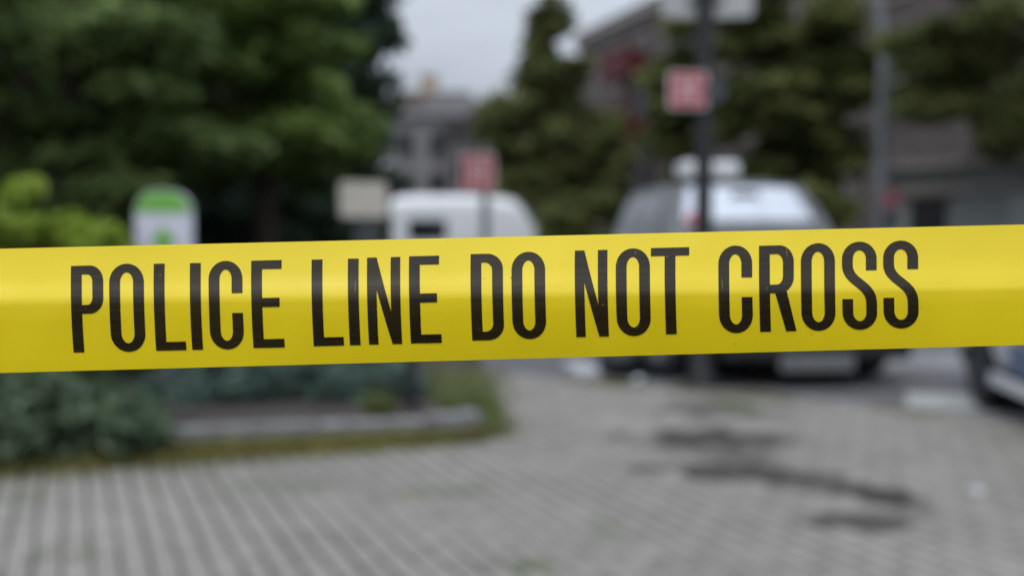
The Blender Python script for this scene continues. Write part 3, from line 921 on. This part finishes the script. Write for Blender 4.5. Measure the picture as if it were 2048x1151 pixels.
def suv(name, loc, heading, label, cat, group=None, H=1.8, W=1.86, L=4.75, roof_w=.66, paint='white_paint', screen='glass', stripe=True):
    root = empty(name, loc, heading, label=label, cat=cat, group=group)
    hw = W / 2
    belt = 1.06 * H / 1.8
    st = [(2.36, .3, .58, .72, hw * .66), (2.3, .27, .72, .86, hw * .88), (2.05, .25, .86, .96, hw * .97), (1.4, .25, .93, 1.03, hw), (.95, .25, .98, belt, hw),
          (.2, .25, belt - .04, belt + .02, hw), (-.9, .25, belt - .03, belt + .03, hw), (-1.8, .27, belt - .02, belt + .03, hw * .99), (-2.2, .32, belt - .04, belt + .0, hw * .95), (-2.36, .4, belt - .12, belt - .06, hw * .86)]
    me = loft_body(st, 'body', (1.42, -1.42), .4, W)
    me.materials.clear(); me.materials.append(M[paint])
    link('body', me, root)
    S, ws = cabin((1.0, -2.1, hw * .95, belt - .04, .2), (.28, -1.86, roof_w, H - .06, .16), root, M[paint], M[screen])
    # mirror seen through the glass, and a dark sheet laid over the lower screen
    mm = S('front', .5, .8, .012)
    MB().box((mm.x, 0, mm.z), (.03, .26, .08), 0, .01).build('inner_mirror', M['black_plastic'], root)
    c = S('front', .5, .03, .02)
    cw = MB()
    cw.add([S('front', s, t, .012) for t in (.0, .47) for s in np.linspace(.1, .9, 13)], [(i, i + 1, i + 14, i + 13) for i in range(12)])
    cw.build('lower_screen_band', M['dark_glass'], root)
    k = S('front', .17, .23, .014)
    st_ = MB()
    st_.add([S('front', s, t, .014) for t in (.42, .56) for s in (.12, .23)], [(0, 1, 3, 2)])
    st_.build('screen_sticker', M['sign_red'], root)
    # front: grille, lower bumper, headlamps
    MB().box((2.325, 0, .66), (.06, 1.0, .2), 0, .02).build('grille', M['black_plastic'], root)
    MB().box((2.2, 0, .33), (.3, W * .86, .2), 0, .05).build('lower_bumper', M['black_plastic'], root)
    if not stripe: MB().box((2.36, -.02, .21), (.05, .62, .13), 0, .02).build('bumper_lip', M['lip_grey'], root)
    MB().box((0, 0, .3), (3.6, W * .62, .12)).build('underbody', M['black_plastic'], root)
    for s in (-1, 1):
        MB().box((2.16, s * hw * .74, .76), (.22, .34, .15), s * -.45, .04).build('headlight', M['lamp_glass'], root)
        MB().box((-2.26, s * hw * .8, .95), (.12, .2, .3), 0, .03).build('tail_light', M['red_lens'], root)
        mr = MB().box((.78, s * (hw + .1), belt + .06), (.12, .2, .15), 0, .04).build('wing_mirror', M[paint], root)
        MB().box((.715, s * (hw + .1), belt + .06), (.02, .16, .11)).build('mirror_glass', M['silver'], mr)
        MB().box((0, s * (hw + .004), .27), (1.98, .03, .08), 0, .01).build('sill', M['white_paint' if stripe else 'black_plastic'], root)
        for x in (.3, -.7):
            MB().box((x, s * (hw + .012), belt - .2), (.2, .03, .035), 0, .008).build('door_handle', M[paint], root)
        if stripe:
            MB().box((-.2, s * (hw + .006), .45), (1.55, .012, .2)).build('side_stripe', M['blue_paint'], root)
            MB().box((-.2, s * (hw + .005), .6), (1.55, .01, .04)).build('side_stripe', M['blue_paint'], root)
    tm, rm = wheel_meshes(.36, .23)
    rim_dark = rm.copy(); rim_dark.materials[0] = M['dark_metal']
    for x in (1.42, -1.42):
        for s in (-1, 1):
            t = link('wheel', tm, root)
            t.location = (x, s * (hw - .14), .36)
            t.rotation_euler = (0, 0, 0 if s > 0 else math.pi)
            rim = link('rim', rm, t)
            if stripe:
                rim.data = rim_dark
            MB().cyl((x, s * (hw - .26), .36), (x, s * (hw - .6), .36), .385, n=24).build('wheel_well', M['black_plastic'], root)
    return root, S
# patrol vehicle in the middle distance
HD = math.atan2(-1, .09)
fwd = Vector((math.cos(HD), math.sin(HD), 0))
front = Vector((2.5, 8.05, ROAD_Z))
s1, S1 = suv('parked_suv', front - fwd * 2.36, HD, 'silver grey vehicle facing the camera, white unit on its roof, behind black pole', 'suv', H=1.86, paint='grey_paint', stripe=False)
lb = MB().box((0, 0, 0), (.34, .62, .17), 0, .05).build('roof_unit', M['white_paint'], s1)
lb.location = (-.25, -.19, 1.955)
MB().box((0, 0, -.1), (.2, .5, .06)).build('unit_foot', M['black_plastic'], lb)
# the one cut by the right edge
HD2 = math.atan2(.98, .17)
f2 = Vector((math.cos(HD2), math.sin(HD2), 0)); l2 = Vector((-f2.y, f2.x, 0))
wheel_at = ground(1986, 812, ROAD_Z)
c2 = wheel_at - f2 * 1.42 - l2 * (.93 - .14)
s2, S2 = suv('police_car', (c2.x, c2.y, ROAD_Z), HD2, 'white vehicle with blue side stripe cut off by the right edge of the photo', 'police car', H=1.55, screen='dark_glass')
# far white van, seen side on, nose to the right
def van(loc, heading, label):
    root = empty('white_van', loc, heading, label=label, cat='van')
    hw = .97
    st = [(2.35, .35, .62, .8, hw * .7), (2.28, .3, .9, 1.05, hw * .9), (1.95, .28, 1.1, 1.25, hw * .97), (1.6, .28, 1.3, 1.75, hw), (1.2, .28, 2.1, 2.38, hw), (.8, .28, 2.3, 2.48, hw),
          (-1.5, .28, 2.3, 2.5, hw), (-2.2, .28, 2.28, 2.46, hw), (-2.36, .34, 2.2, 2.36, hw * .96)]
    me = loft_body(st, 'body', (1.45, -1.45), .4, 2 * hw)
    me.materials.clear(); me.materials.append(M['white_paint'])
    link('body', me, root)
    for s in (-1, 1):
        MB().box((-1.3, s * (hw + .0), 1.52), (1.05, .03, .58), 0, .01).build('side_window', M['dark_glass'], root)
        MB().box((2.2, s * .66, .86), (.2, .3, .2), 0, .04).build('headlight', M['lamp_glass'], root)
        MB().box((-2.36, s * .86, 1.1), (.06, .14, .5)).build('tail_light', M['red_lens'], root)
        MB().box((.2, s * (hw + .006), .5), (2.1, .03, .1)).build('sill', M['black_plastic'], root)
    w = MB()
    w.add([(1.9, -.8, 1.3), (1.9, .8, 1.3), (1.42, .72, 2.1), (1.42, -.72, 2.1)], [(0, 1, 2, 3)])
    w.build('windscreen', M['glass'], root)
    tm, rm = wheel_meshes(.35, .22)
    for x in (1.45, -1.45):
        for s in (-1, 1):
            t = link('wheel', tm, root)
            t.location = (x, s * (hw - .13), .35)
            t.rotation_euler = (0, 0, 0 if s > 0 else math.pi)
            link('rim', rm, t)
    return root
van((at(950, 480, 28).x, 28, ROAD_Z), R(3), 'white panel van parked side on across the road, behind the red sign')
# ------------------------------------------------------------------ signs, posts
def rounded(w, h, r, n=5):
    out = []
    for (cx, cy, a0) in ((w / 2 - r, h / 2 - r, 0), (-w / 2 + r, h / 2 - r, 90), (-w / 2 + r, -h / 2 + r, 180), (w / 2 - r, -h / 2 + r, 270)):
        for k in range(n + 1):
            a = R(a0 + 90 * k / n)
            out.append((cx + r * math.cos(a), cy + r * math.sin(a)))
    return out
def plate(name, w, h, r, m, parent, loc, rz=0, t=.012, y=0.0):
    o = MB().extrude(rounded(w, h, r), -t / 2, t / 2, 'xz').build(name, m, parent)
    o.location = loc
    o.rotation_euler = (0, 0, rz)
    return o
def red_notice(root, loc, w, h, rz):
    """white plate printed with a red field and pale lines, unreadable at this distance"""
    p = plate('sign_plate', w, h, .02, M['sign_white'], root, loc, rz)
    f = MB().extrude(rounded(w * .9, h * .92, .02), -.0085, -.0065, 'xz').build('red_field', M['sign_red'], p)
    for k, z in enumerate((.26, .1, -.06, -.22)):
        MB().box((0, -.0102, z * h), (w * (.6 if k % 2 else .5), .002, h * .055)).build('pale_line', M['sign_white'], p)
    return p
# green topped sign
gp = at(329, 470, 6.9)
gs = empty('park_sign', (gp.x, gp.y, 0), 0, label='white and green upright sign with rounded top behind the tape on the left', cat='sign')
W_, H_ = .395, .86
zt = at(329, 381, 6.9).z
plate('sign_plate', W_, H_, .15, M['sign_lilac'], gs, (0, 0, zt - H_ / 2), 0, .03)
hd = MB().extrude([(x, z) for x, z in rounded(W_ * .96, .41, .14) if z >= .0] , -.021, -.016, 'xz').build('green_header', M['sign_green'], gs)
hd.location = (0, 0, zt - .215)
sy = MB().extrude([(-.035, -.06), (.035, -.06), (.035, .0), (.1, .0), (0, .13), (-.1, .0), (-.035, .0)], -.021, -.016, 'xz').build('green_symbol', M['sign_green'], gs)
sy.location = (0, 0, zt - .37)
MB().box((0, .03, (zt - H_) / 2 + .05), (.06, .03, zt - H_ + .14)).box((0, .032, zt - .6), (.06, .03, .4)).build('post', M['galvanised'], gs)
# cream plate on a broad dark post
cp = at(727, 400, 9.6)
cs = empty('cream_sign', (cp.x, cp.y, 0), 0, label='cream plate on a broad dark post left of the white van', cat='sign')
plate('sign_plate', .45, .34, .035, M['sign_cream'], cs, (0, 0, at(727, 399, 9.6).z), R(6), .03)
MB().box((.03, .06, .72), (.24, .09, 1.44), 0, .015).build('post', M['dark_metal'], cs)
MB().box((.03, .06, 1.45), (.1, .06, .2)).build('bracket', M['dark_metal'], cs)
# short dark post at the bed corner
bp = ground(823, 842)
bpo = empty('bed_post', (bp.x, bp.y, 0.0), label='short dark steel post standing at the right corner of the bed', cat='post')
MB().box((0, 0, .47), (.075, .075, .94), R(10), .008).build('shaft', M['black_metal'], bpo)
MB().box((0, 0, .955), (.1, .1, .03), R(10), .006).build('cap', M['black_metal'], bpo)
# red sign in front of the van
rp = at(971, 480, 11.6)
rs = empty('red_sign', (rp.x, rp.y, ROAD_Z), 0, label='red and white notice on a slim grey post in front of the white van', cat='sign', group='red street notices')
MB().cyl((0, 0, 0), (0, 0, 2.3), .055, .05).build('post', M['galvanised'], rs)
red_notice(rs, (-.085, -.07, at(957, 347, 11.6).z - ROAD_Z), .39, .43, R(-10))
# black pole with notices, nearer than the police vehicle
pp = ground(1404, 772, ROAD_Z)
bk = empty('black_pole', (pp.x, pp.y, ROAD_Z), 0, label='tall black pole with red notice and two pale plates, before the grey vehicle', cat='pole')
d_ = pp.y
MB().cyl((0, 0, 0), (0, 0, 5.2), .078, .066, 16).build('shaft', M['black_metal'], bk, True)
MB().lathe([(0, .15), (.06, .15), (.12, .11), (.3, .1), (.34, .082)], 'Z', n=20).build('base', M['black_metal'], bk, True)
red_notice(bk, (-.155, -.1, at(1368, 184, d_).z - ROAD_Z), .31, .29, R(4))
o = MB().cyl((.07, -.02, 0), (.07, .03, 0), .09, n=20).build('grey_disc', M['dark_metal'], bk)
o.location = (0, -.085, at(1404, 186, d_).z - ROAD_Z)
zp = at(1404, 4, d_).z - ROAD_Z
plate('white_plate', .3, .26, .03, M['plate_grey'], bk, (-.22, -.02, zp), R(14), .015)
plate('white_plate', .32, .26, .03, M['plate_grey'], bk, (.22, -.02, zp), R(-12), .015)
MB().box((0, 0, zp), (.3, .04, .05)).build('bracket', M['black_metal'], bk)
# grey lamp post
lp = at(1762, 480, 17.4)
la = empty('lamp_post', (lp.x, lp.y, ROAD_Z), 0, label='grey street lamp post with a curved arm, right of the grey vehicle', cat='lamp post')
arm = [(0, 0, 4.4), (-.03, 0, 4.8), (-.12, 0, 5.25), (-.3, 0, 5.75), (-.7, 0, 6.3), (-1.3, 0, 6.7), (-1.9, 0, 6.85)]
MB().cyl((0, 0, 0), (0, 0, 4.4), .125, .1, 16).build('shaft', M['galvanised'], la, True)
MB().tube(arm, [.097, .095, .09, .08, .07, .06, .05], 12).build('arm', M['galvanised'], la, True)
hd_ = MB().box((-2.2, 0, 6.84), (.7, .28, .14), 0, .05).build('lamp_head', M['galvanised'], la)
MB().box((-2.25, 0, 6.755), (.45, .2, .03), 0, .01).build('lens', M['lamp_glass'], hd_)
p = plate('sign_plate', .36, .36, .17, M['sign_dull_red'], la, (.11, -.16, at(1775, 398, 17.4).z - ROAD_Z), 0, .012)
MB().box((.1, -.15, at(1775, 440, 17.4).z - ROAD_Z), (.26, .12, .3), 0, .02).build('control_box', M['dark_metal'], la)
# ------------------------------------------------------------------ litter
def crumple(name, c, size, m, label, cat, seed):
    r = random.Random(seed)
    bm = bmesh.new()
    bmesh.ops.create_icosphere(bm, subdivisions=3, radius=1)
    for v in bm.verts:
        k = 1 + .34 * math.sin(v.co.x * 5 + seed) * math.cos(v.co.y * 6) + r.uniform(-.14, .14)
        v.co = Vector((v.co.x * size[0] * k, v.co.y * size[1] * k, max(v.co.z * size[2] * k, -size[2] * .75)))
    me = bpy.data.meshes.new(name)
    bm.to_mesh(me); bm.free()
    me.materials.append(m)
    o = link(name, me, label=label, cat=cat)
    o.location = (c.x, c.y, c.z + size[2] * .74)
    return o
crumple('crumpled_bag', ground(1168, 766, ROAD_Z), (.12, .1, .095), M['paper'], 'crumpled white bag lying on the road left of the grey vehicle', 'litter', 1)
crumple('paper_scrap', ground(1143, 738, ROAD_Z), (.07, .06, .05), M['paper'], 'small white paper scrap lying behind the crumpled bag', 'litter', 2)
crumple('paper_scrap', ground(1955, 984), (.042, .05, .012), M['plate_grey'], 'flat pale paper scrap on the pavers at the lower right', 'litter', 3)
def bin_bag(c, size, label, seed):
    root = empty('refuse_bag', (c.x, c.y, ROAD_Z), random.Random(seed).uniform(0, 6), label=label, cat='refuse bag', group='black refuse bags by the pole')
    r = random.Random(seed)
    bm = bmesh.new()
    bmesh.ops.create_icosphere(bm, subdivisions=4, radius=1)
    for v in bm.verts:
        a = math.atan2(v.co.y, v.co.x)
        k = 1 + .06 * math.sin(a * 7 + seed + v.co.z * 3) + .04 * math.sin(a * 13 + v.co.z * 9) + r.uniform(-.012, .012)
        z = v.co.z
        top = max(0, z) ** 3
        v.co = Vector((v.co.x * size * k * (1 - .35 * top), v.co.y * size * k * (1 - .35 * top), max(z, -.72) * size * .95 + size * .68))
    me = bpy.data.meshes.new('sack')
    bm.to_mesh(me); bm.free()
    me.materials.append(M['bin_bag'])
    me.polygons.foreach_set('use_smooth', [True] * len(me.polygons))
    link('sack', me, root)
    MB().lathe([(size * 1.55, .03), (size * 1.66, .022), (size * 1.74, .05), (size * 1.86, .075)], 'Z', n=14).build('knot', M['bin_bag'], root, True)
bin_bag(ground(1245, 752, ROAD_Z), .2, 'black refuse bag nearest to the crumpled white bag, under the tape', 3)
bin_bag(ground(1328, 754, ROAD_Z), .22, 'black refuse bag nearest to the black pole, under the tape', 8)
cn = ground(1280, 768, ROAD_Z)
can = empty('drink_can', (cn.x, cn.y, ROAD_Z), R(25), label='silver drink can lying on the road before the grey vehicle', cat='can')
MB().lathe([(-.062, .02), (-.06, .027), (-.052, .033), (.05, .033), (.058, .027), (.061, .022)], 'X', (0, 0, .033), 20).build('shell', M['silver'], can, True)
MB().lathe([(-.0615, .0005), (-.061, .0215)], 'X', (0, 0, .033), 20).lathe([(.0605, .0225), (.061, .0005)], 'X', (0, 0, .033), 20).build('ends', M['alloy'], can)

# ------------------------------------------------------------------ police tape
def tape_material(name, base, printed):
    m = bpy.data.materials.new(name)
    m.use_nodes = True
    nt = m.node_tree
    b = nt.nodes['Principled BSDF']
    b.inputs['Roughness'].default_value = 0.27
    b.inputs['Specular IOR Level'].default_value = 0.42 if printed else 0.7
    ge = N(nt, 'ShaderNodeNewGeometry')
    mp = N(nt, 'ShaderNodeMapping')
    mp.inputs['Scale'].default_value = (4, 4, 900)
    nt.links.new(ge.outputs['Position'], mp.inputs[0])
    no = N(nt, 'ShaderNodeTexNoise'); no.inputs['Scale'].default_value = 1.0; no.inputs['Detail'].default_value = 3
    nt.links.new(mp.outputs[0], no.inputs['Vector'])
    bu = N(nt, 'ShaderNodeBump'); bu.inputs['Strength'].default_value = 0.085; bu.inputs['Distance'].default_value = 0.0006
    nt.links.new(no.outputs['Fac'], bu.inputs['Height'])
    nt.links.new(bu.outputs[0], b.inputs['Normal'])
    # worn specks
    n2 = N(nt, 'ShaderNodeTexNoise'); n2.inputs['Scale'].default_value = 420 if printed else 260; n2.inputs['Detail'].default_value = 2
    nt.links.new(ge.outputs['Position'], n2.inputs['Vector'])
    th = N(nt, 'ShaderNodeMapRange')
    th.inputs[1].default_value = 0.735 if printed else 0.775; th.inputs[2].default_value = 0.78 if printed else 0.80
    nt.links.new(n2.outputs['Fac'], th.inputs[0])
    n3 = N(nt, 'ShaderNodeTexNoise'); n3.inputs['Scale'].default_value = 14; n3.inputs['Detail'].default_value = 3
    nt.links.new(ge.outputs['Position'], n3.inputs['Vector'])
    vr = N(nt, 'ShaderNodeMix', data_type='RGBA')
    vr.inputs[6].default_value = (*[c * (.62 if printed else .95) for c in base], 1)
    vr.inputs[7].default_value = (*[c * (1.55 if printed else 1.05) for c in base], 1)
    if printed:
        # ink laid thinner and thicker in fine lengthwise bands
        mp2 = N(nt, 'ShaderNodeMapping'); mp2.inputs['Scale'].default_value = (7, 7, 520)
        nt.links.new(ge.outputs['Position'], mp2.inputs[0])
        n4 = N(nt, 'ShaderNodeTexNoise'); n4.inputs['Scale'].default_value = 1.0; n4.inputs['Detail'].default_value = 4
        nt.links.new(mp2.outputs[0], n4.inputs['Vector'])
        av = N(nt, 'ShaderNodeMath', operation='ADD')
        nt.links.new(n3.outputs['Fac'], av.inputs[0]); nt.links.new(n4.outputs['Fac'], av.inputs[1])
        rg = N(nt, 'ShaderNodeMapRange'); rg.inputs[1].default_value = 0.75; rg.inputs[2].default_value = 1.3
        nt.links.new(av.outputs[0], rg.inputs[0])
        nt.links.new(rg.outputs[0], vr.inputs[0])
    else:
        nt.links.new(n3.outputs['Fac'], vr.inputs[0])
    if printed:
        # thin upright scratches in the ink
        mp3 = N(nt, 'ShaderNodeMapping'); mp3.inputs['Scale'].default_value = (620, 10, 38)
        nt.links.new(ge.outputs['Position'], mp3.inputs[0])
        n5 = N(nt, 'ShaderNodeTexNoise'); n5.inputs['Scale'].default_value = 1.0; n5.inputs['Detail'].default_value = 1
        nt.links.new(mp3.outputs[0], n5.inputs['Vector'])
        t5 = N(nt, 'ShaderNodeMapRange'); t5.inputs[1].default_value = 0.755; t5.inputs[2].default_value = 0.8; t5.inputs[4].default_value = 0.6
        nt.links.new(n5.outputs['Fac'], t5.inputs[0])
        m5 = N(nt, 'ShaderNodeMath', operation='MAXIMUM')
        nt.links.new(th.outputs[0], m5.inputs[0]); nt.links.new(t5.outputs[0], m5.inputs[1])
        th = m5
    mx = N(nt, 'ShaderNodeMix', data_type='RGBA')
    mx.inputs[7].default_value = (0.3, 0.24, 0.03, 1) if printed else (0.3, 0.25, 0.02, 1)
    nt.links.new(th.outputs[0], mx.inputs[0])
    nt.links.new(vr.outputs[2], mx.inputs[6])
    nt.links.new(mx.outputs[2], b.inputs['Base Color'])
    tr = N(nt, 'ShaderNodeBsdfTranslucent')
    nt.links.new(mx.outputs[2], tr.inputs[0])
    ms = N(nt, 'ShaderNodeMixShader'); ms.inputs[0].default_value = 0.08
    nt.links.new(b.outputs[0], ms.inputs[1]); nt.links.new(tr.outputs[0], ms.inputs[2])
    nt.links.new(ms.outputs[0], nt.nodes['Material Output'].inputs[0])
    return m
M['tape_yellow'] = tape_material('tape_yellow', (0.9, 0.69, 0.003), False)
M['tape_black'] = tape_material('tape_black', (0.024, 0.015, 0.002), True)
def y_top(x): return 497 - .0236 * x
def y_bot(x): return 745.3 - .0272 * x
TILT = [(0, 15), (.2, 17), (.36, 22), (.41, 20), (.51, 0), (.66, -5), (.85, -7), (1, -9)]
def tilt(v):
    for (a, ta), (b, tb) in zip(TILT, TILT[1:]):
        if v <= b:
            k = (v - a) / (b - a)
            k = k * k * (3 - 2 * k)
            return ta + (tb - ta) * k
    return TILT[-1][1]
NV = 96
_dep = [0.0]
for k in range(NV):
    v = (k + .5) / NV
    _dep.append(_dep[-1] - math.tan(R(tilt(v))) * 0.0755 / NV)   # going down the tape comes towards the viewer where it faces up
_mid = min(_dep)
def depth(v):
    v = min(max(v, 0), 1) * NV
    i = min(int(v), NV - 1)
    return _dep[i] + (_dep[i + 1] - _dep[i]) * (v - i) - _dep[int(NV * .5)]
def warp(x, v):
    # the fold line drops from left to right
    c = .41 + (x - 100) / 1900 * .085
    c = min(max(c, .3), .6)
    return v * .435 / c if v < c else .435 + (v - c) * (1 - .435) / (1 - c)
def tape_pt(x, y, lift=0.0):
    v = (y - y_top(x)) / (y_bot(x) - y_top(x))
    s = FOCUS * (244.8 / (248.3 - .0036 * min(max(x, -500), 2600)))
    s += .0015 * math.sin(x * .0031 + 1) * math.sin(v * 3.14)
    p = at(x, y, s)
    dd = depth(warp(x, v))
    dd += .00022 * math.sin(x * .021 + 2.2 * math.sin(x * .0043)) * math.sin(v * 4.5 + x * .002) + .00013 * math.sin(x * .047 + 1.3 + v * 2.0) * math.sin(v * 7 + 1)
    k = (s + dd - lift) / s
    q = Vector((p.x * k, p.y + dd - lift, CAM_H + (p.z - CAM_H) * k))
    return q
tape = empty('police_tape', tape_pt(1024, 600), label='yellow barrier tape printed in black stretched across the whole photo', cat='tape')
org = Vector(tape.location)
xs = list(range(-5200, -300, 140)) + list(range(-300, 2400, 14)) + list(range(2400, 7300, 140))
nv = 120
band = MB()
band.v = [tuple(tape_pt(x, y_top(x) + (y_bot(x) - y_top(x)) * j / nv) - org) for j in range(nv + 1) for x in xs]
nx = len(xs)
band.f = [(j * nx + i, (j + 1) * nx + i, (j + 1) * nx + i + 1, j * nx + i + 1) for j in range(nv) for i in range(nx - 1)]
band.build('band', M['tape_yellow'], tape, True, fix=False)

SW, BW = 21.5, 17.2
def arc(cx, cy, rx, ry, a0, a1, n=14):
    return [(cx + rx * math.cos(R(a0 + (a1 - a0) * k / n)), cy - ry * math.sin(R(a0 + (a1 - a0) * k / n))) for k in range(n + 1)]
def line(a, b, n=44):
    return [(a[0] + (b[0] - a[0]) * k / n, a[1] + (b[1] - a[1]) * k / n) for k in range(n + 1)]
def rect(x0, y0, x1, y1, n=44):
    if y1 - y0 >= x1 - x0:
        return (line((x0, y0), (x0, y1), n), line((x1, y0), (x1, y1), n))
    return (line((x0, y0), (x1, y0), n), line((x0, y1), (x1, y1), n))
def quadp(a, b, c, d, n=44):      # a-d is one long side, b-c the other
    return (line(a, d, n), line(b, c, n))
def bowl(W, y0, y1, rx=None):
    h = y1 - y0
    rx = W * .42 if rx is None else rx
    ry = min(W * .48, h / 2 - .5)
    irx, iry = max(rx - SW * .78, 6), max(ry - BW * .9, 6)
    o = line((SW, y0), (W - rx, y0), 5)[:-1] + arc(W - rx, y0 + ry, rx, ry, 90, 0)[:-1] + line((W, y0 + ry), (W, y1 - ry), 30)[:-1] + arc(W - rx, y1 - ry, rx, ry, 0, -90)[:-1] + line((W - rx, y1), (SW, y1), 5)
    xi = W - SW
    i = line((SW, y0 + BW), (xi - irx, y0 + BW), 5)[:-1] + arc(xi - irx, y0 + BW + iry, irx, iry, 90, 0)[:-1] + line((xi, y0 + BW + iry), (xi, y1 - BW - iry), 30)[:-1] + arc(xi - irx, y1 - BW - iry, irx, iry, 0, -90)[:-1] + line((xi - irx, y1 - BW), (SW, y1 - BW), 5)
    return (o, i)
def stroke(pts, wv, wh):
    o, i = [], []
    n = len(pts)
    for k in range(n):
        a, b = pts[max(k - 1, 0)], pts[min(k + 1, n - 1)]
        dx, dy = b[0] - a[0], b[1] - a[1]
        l = math.hypot(dx, dy) or 1
        dx, dy = dx / l, dy / l
        w = (wv * dy * dy + wh * dx * dx) / 2
        o.append((pts[k][0] - dy * w, pts[k][1] + dx * w)); i.append((pts[k][0] + dy * w, pts[k][1] - dx * w))
    return (o, i)
def ring_path(W, H, a_open=None):
    rx, ry = W / 2 - SW / 2, W * .54 - BW / 2
    cy0, cy1 = W * .54, H - W * .54
    if a_open is None:
        p = arc(W / 2, cy0, rx, ry, 0, 180, 24)[:-1] + line((SW / 2, cy0), (SW / 2, cy1), 40)[:-1] + arc(W / 2, cy1, rx, ry, 180, 360, 24)[:-1] + line((W - SW / 2, cy1), (W - SW / 2, cy0), 40)
    else:
        t, b = a_open
        p = line((W - SW / 2, t * H), (W - SW / 2, cy0), 5)[:-1] + arc(W / 2, cy0, rx, ry, 0, 180, 24)[:-1] + line((SW / 2, cy0), (SW / 2, cy1), 40)[:-1] + arc(W / 2, cy1, rx, ry, 180, 360, 24)[:-1] + line((W - SW / 2, cy1), (W - SW / 2, b * H), 5)
    return p
def glyph(ch, W, H):
    if ch == 'I': return [rect(0, 0, W, H)]
    if ch == 'L': return [rect(0, 0, SW, H), rect(SW, H - BW, W, H)]
    if ch == 'E': return [rect(0, 0, SW, H), rect(SW, 0, W * .97, BW), rect(SW, H * .43, W * .9, H * .43 + BW * 1.05), rect(SW, H - BW, W, H)]
    if ch == 'T': return [rect(0, 0, W, BW * .95), rect(W / 2 - SW / 2, BW * .95, W / 2 + SW / 2, H)]
    if ch == 'N':
        s = 19.0
        return [rect(0, 0, s, H), rect(W - s, 0, W, H), quadp((s, 0), (s, H * .37), (W - s, H), (W - s, H * .63))]
    if ch == 'P': return [rect(0, 0, SW, H), bowl(W, 0, H * .555)]
    if ch == 'D': return [rect(0, 0, SW, H), bowl(W, 0, H, W * .5)]
    if ch == 'R': return [rect(0, 0, SW, H), bowl(W * .955, 0, H * .555), quadp((W * .44, H * .553), (W * .76, H * .535), (W, H), (W * .72, H))]
    if ch == 'O':
        return [stroke_closed(ring_path(W, H))]
    if ch == 'C': return [stroke(ring_path(W, H, (.365, .59)), SW, BW)]
    if ch == 'S':
        rx, ry = W / 2 - SW / 2, W * .5 - BW / 2
        c0, c1 = W * .5, H - W * .5
        l, r = SW / 2, W - SW / 2
        bz = []
        p0, p1, p2, p3 = (l, H * .26), (l, H * .47), (r, H * .47), (r, H * .70)
        for k in range(21):
            t = k / 20; u = 1 - t
            bz.append((u**3 * p0[0] + 3 * u*u*t * p1[0] + 3 * u*t*t * p2[0] + t**3 * p3[0], u**3 * p0[1] + 3 * u*u*t * p1[1] + 3 * u*t*t * p2[1] + t**3 * p3[1]))
        p = line((r, H * .326), (r, c0), 4)[:-1] + arc(W / 2, c0, rx, ry, 0, 180, 22)[:-1]
        if c0 < H * .255: p += line((l, c0), (l, H * .26), 3)[:-1]
        p += bz[:-1] + line((r, H * .70), (r, c1), 3)[:-1] + arc(W / 2, c1, rx, ry, 0, -180, 22)[:-1] + line((l, c1), (l, H * .65), 4)
        return [stroke(p, SW, BW)]
def stroke_closed(p):
    q = [p[-2]] + p + [p[1]]
    o, i = stroke(q, SW, BW)
    return (o[1:-1], i[1:-1])
TEXT = [('P', 142, 206.5, 531.5, 704.4), ('O', 218.7, 288, 527.4, 703.5), ('L', 307.6, 368, 527.2, 701), ('I', 380, 401.5, 525.7, 699), ('C', 417.5, 485, 521.8, 698.6), ('E', 502.6, 565, 521, 695.5),
        ('L', 623.4, 684, 518.9, 691.8), ('I', 696, 717.3, 517, 689.9), ('N', 734.3, 800.5, 514.9, 688.7), ('E', 818.2, 880, 512.2, 686.4),
        ('D', 941.3, 1006, 507.8, 680.6), ('O', 1023.3, 1090.5, 503.6, 678),
        ('N', 1149.8, 1215, 500.8, 673.8), ('O', 1231.8, 1300, 496.8, 672), ('T', 1302, 1378.5, 495.7, 668.8),
        ('C', 1437, 1504.5, 491.2, 666), ('R', 1518.3, 1591, 491.2, 663.2), ('O', 1602, 1670, 486.3, 661.5), ('S', 1684.2, 1753.5, 483.4, 659.4), ('S', 1766.5, 1836.5, 481.2, 656.8)]
for (ch, x0, x1, yt, yb) in TEXT:
    W, H = x1 - x0, yb - yt
    kk = 1 - (x0 - 140) / 1700 * .72
    mb = MB()
    for n, (a, b) in enumerate(glyph(ch, W, H)):
        m = 40 if ch in 'NELTR' else 6
        vs = []
        for p, q in zip(a, b):
            for t in range(m + 1):
                gx, gy = p[0] + (q[0] - p[0]) * t / m, p[1] + (q[1] - p[1]) * t / m
                tt = gy / H
                # the print follows the slope of the tape and its curl
                X = x0 + gx + kk * (5.2 * tt - 9.0 * tt * (1 - tt))
                Y = yt + gy - .0245 * (gx - W / 2 * 0) * (1 if ch in 'ELTDPRN' else .6)
                vs.append(tape_pt(X, Y, .0003 + .00003 * n) - org)
        k = min(len(a), len(b))
        mb.add(vs, [(i * (m + 1) + t, i * (m + 1) + t + 1, (i + 1) * (m + 1) + t + 1, (i + 1) * (m + 1) + t) for i in range(k - 1) for t in range(m)])
    me = mb.mesh('letter', M['tape_black'], False, fix=False)
    me.polygons.foreach_set('use_smooth', [True] * len(me.polygons))
    # faces turn to the viewer
    if sum(f.normal.y for f in me.polygons) > 0:
        me.flip_normals()
    link('letter', me, tape)
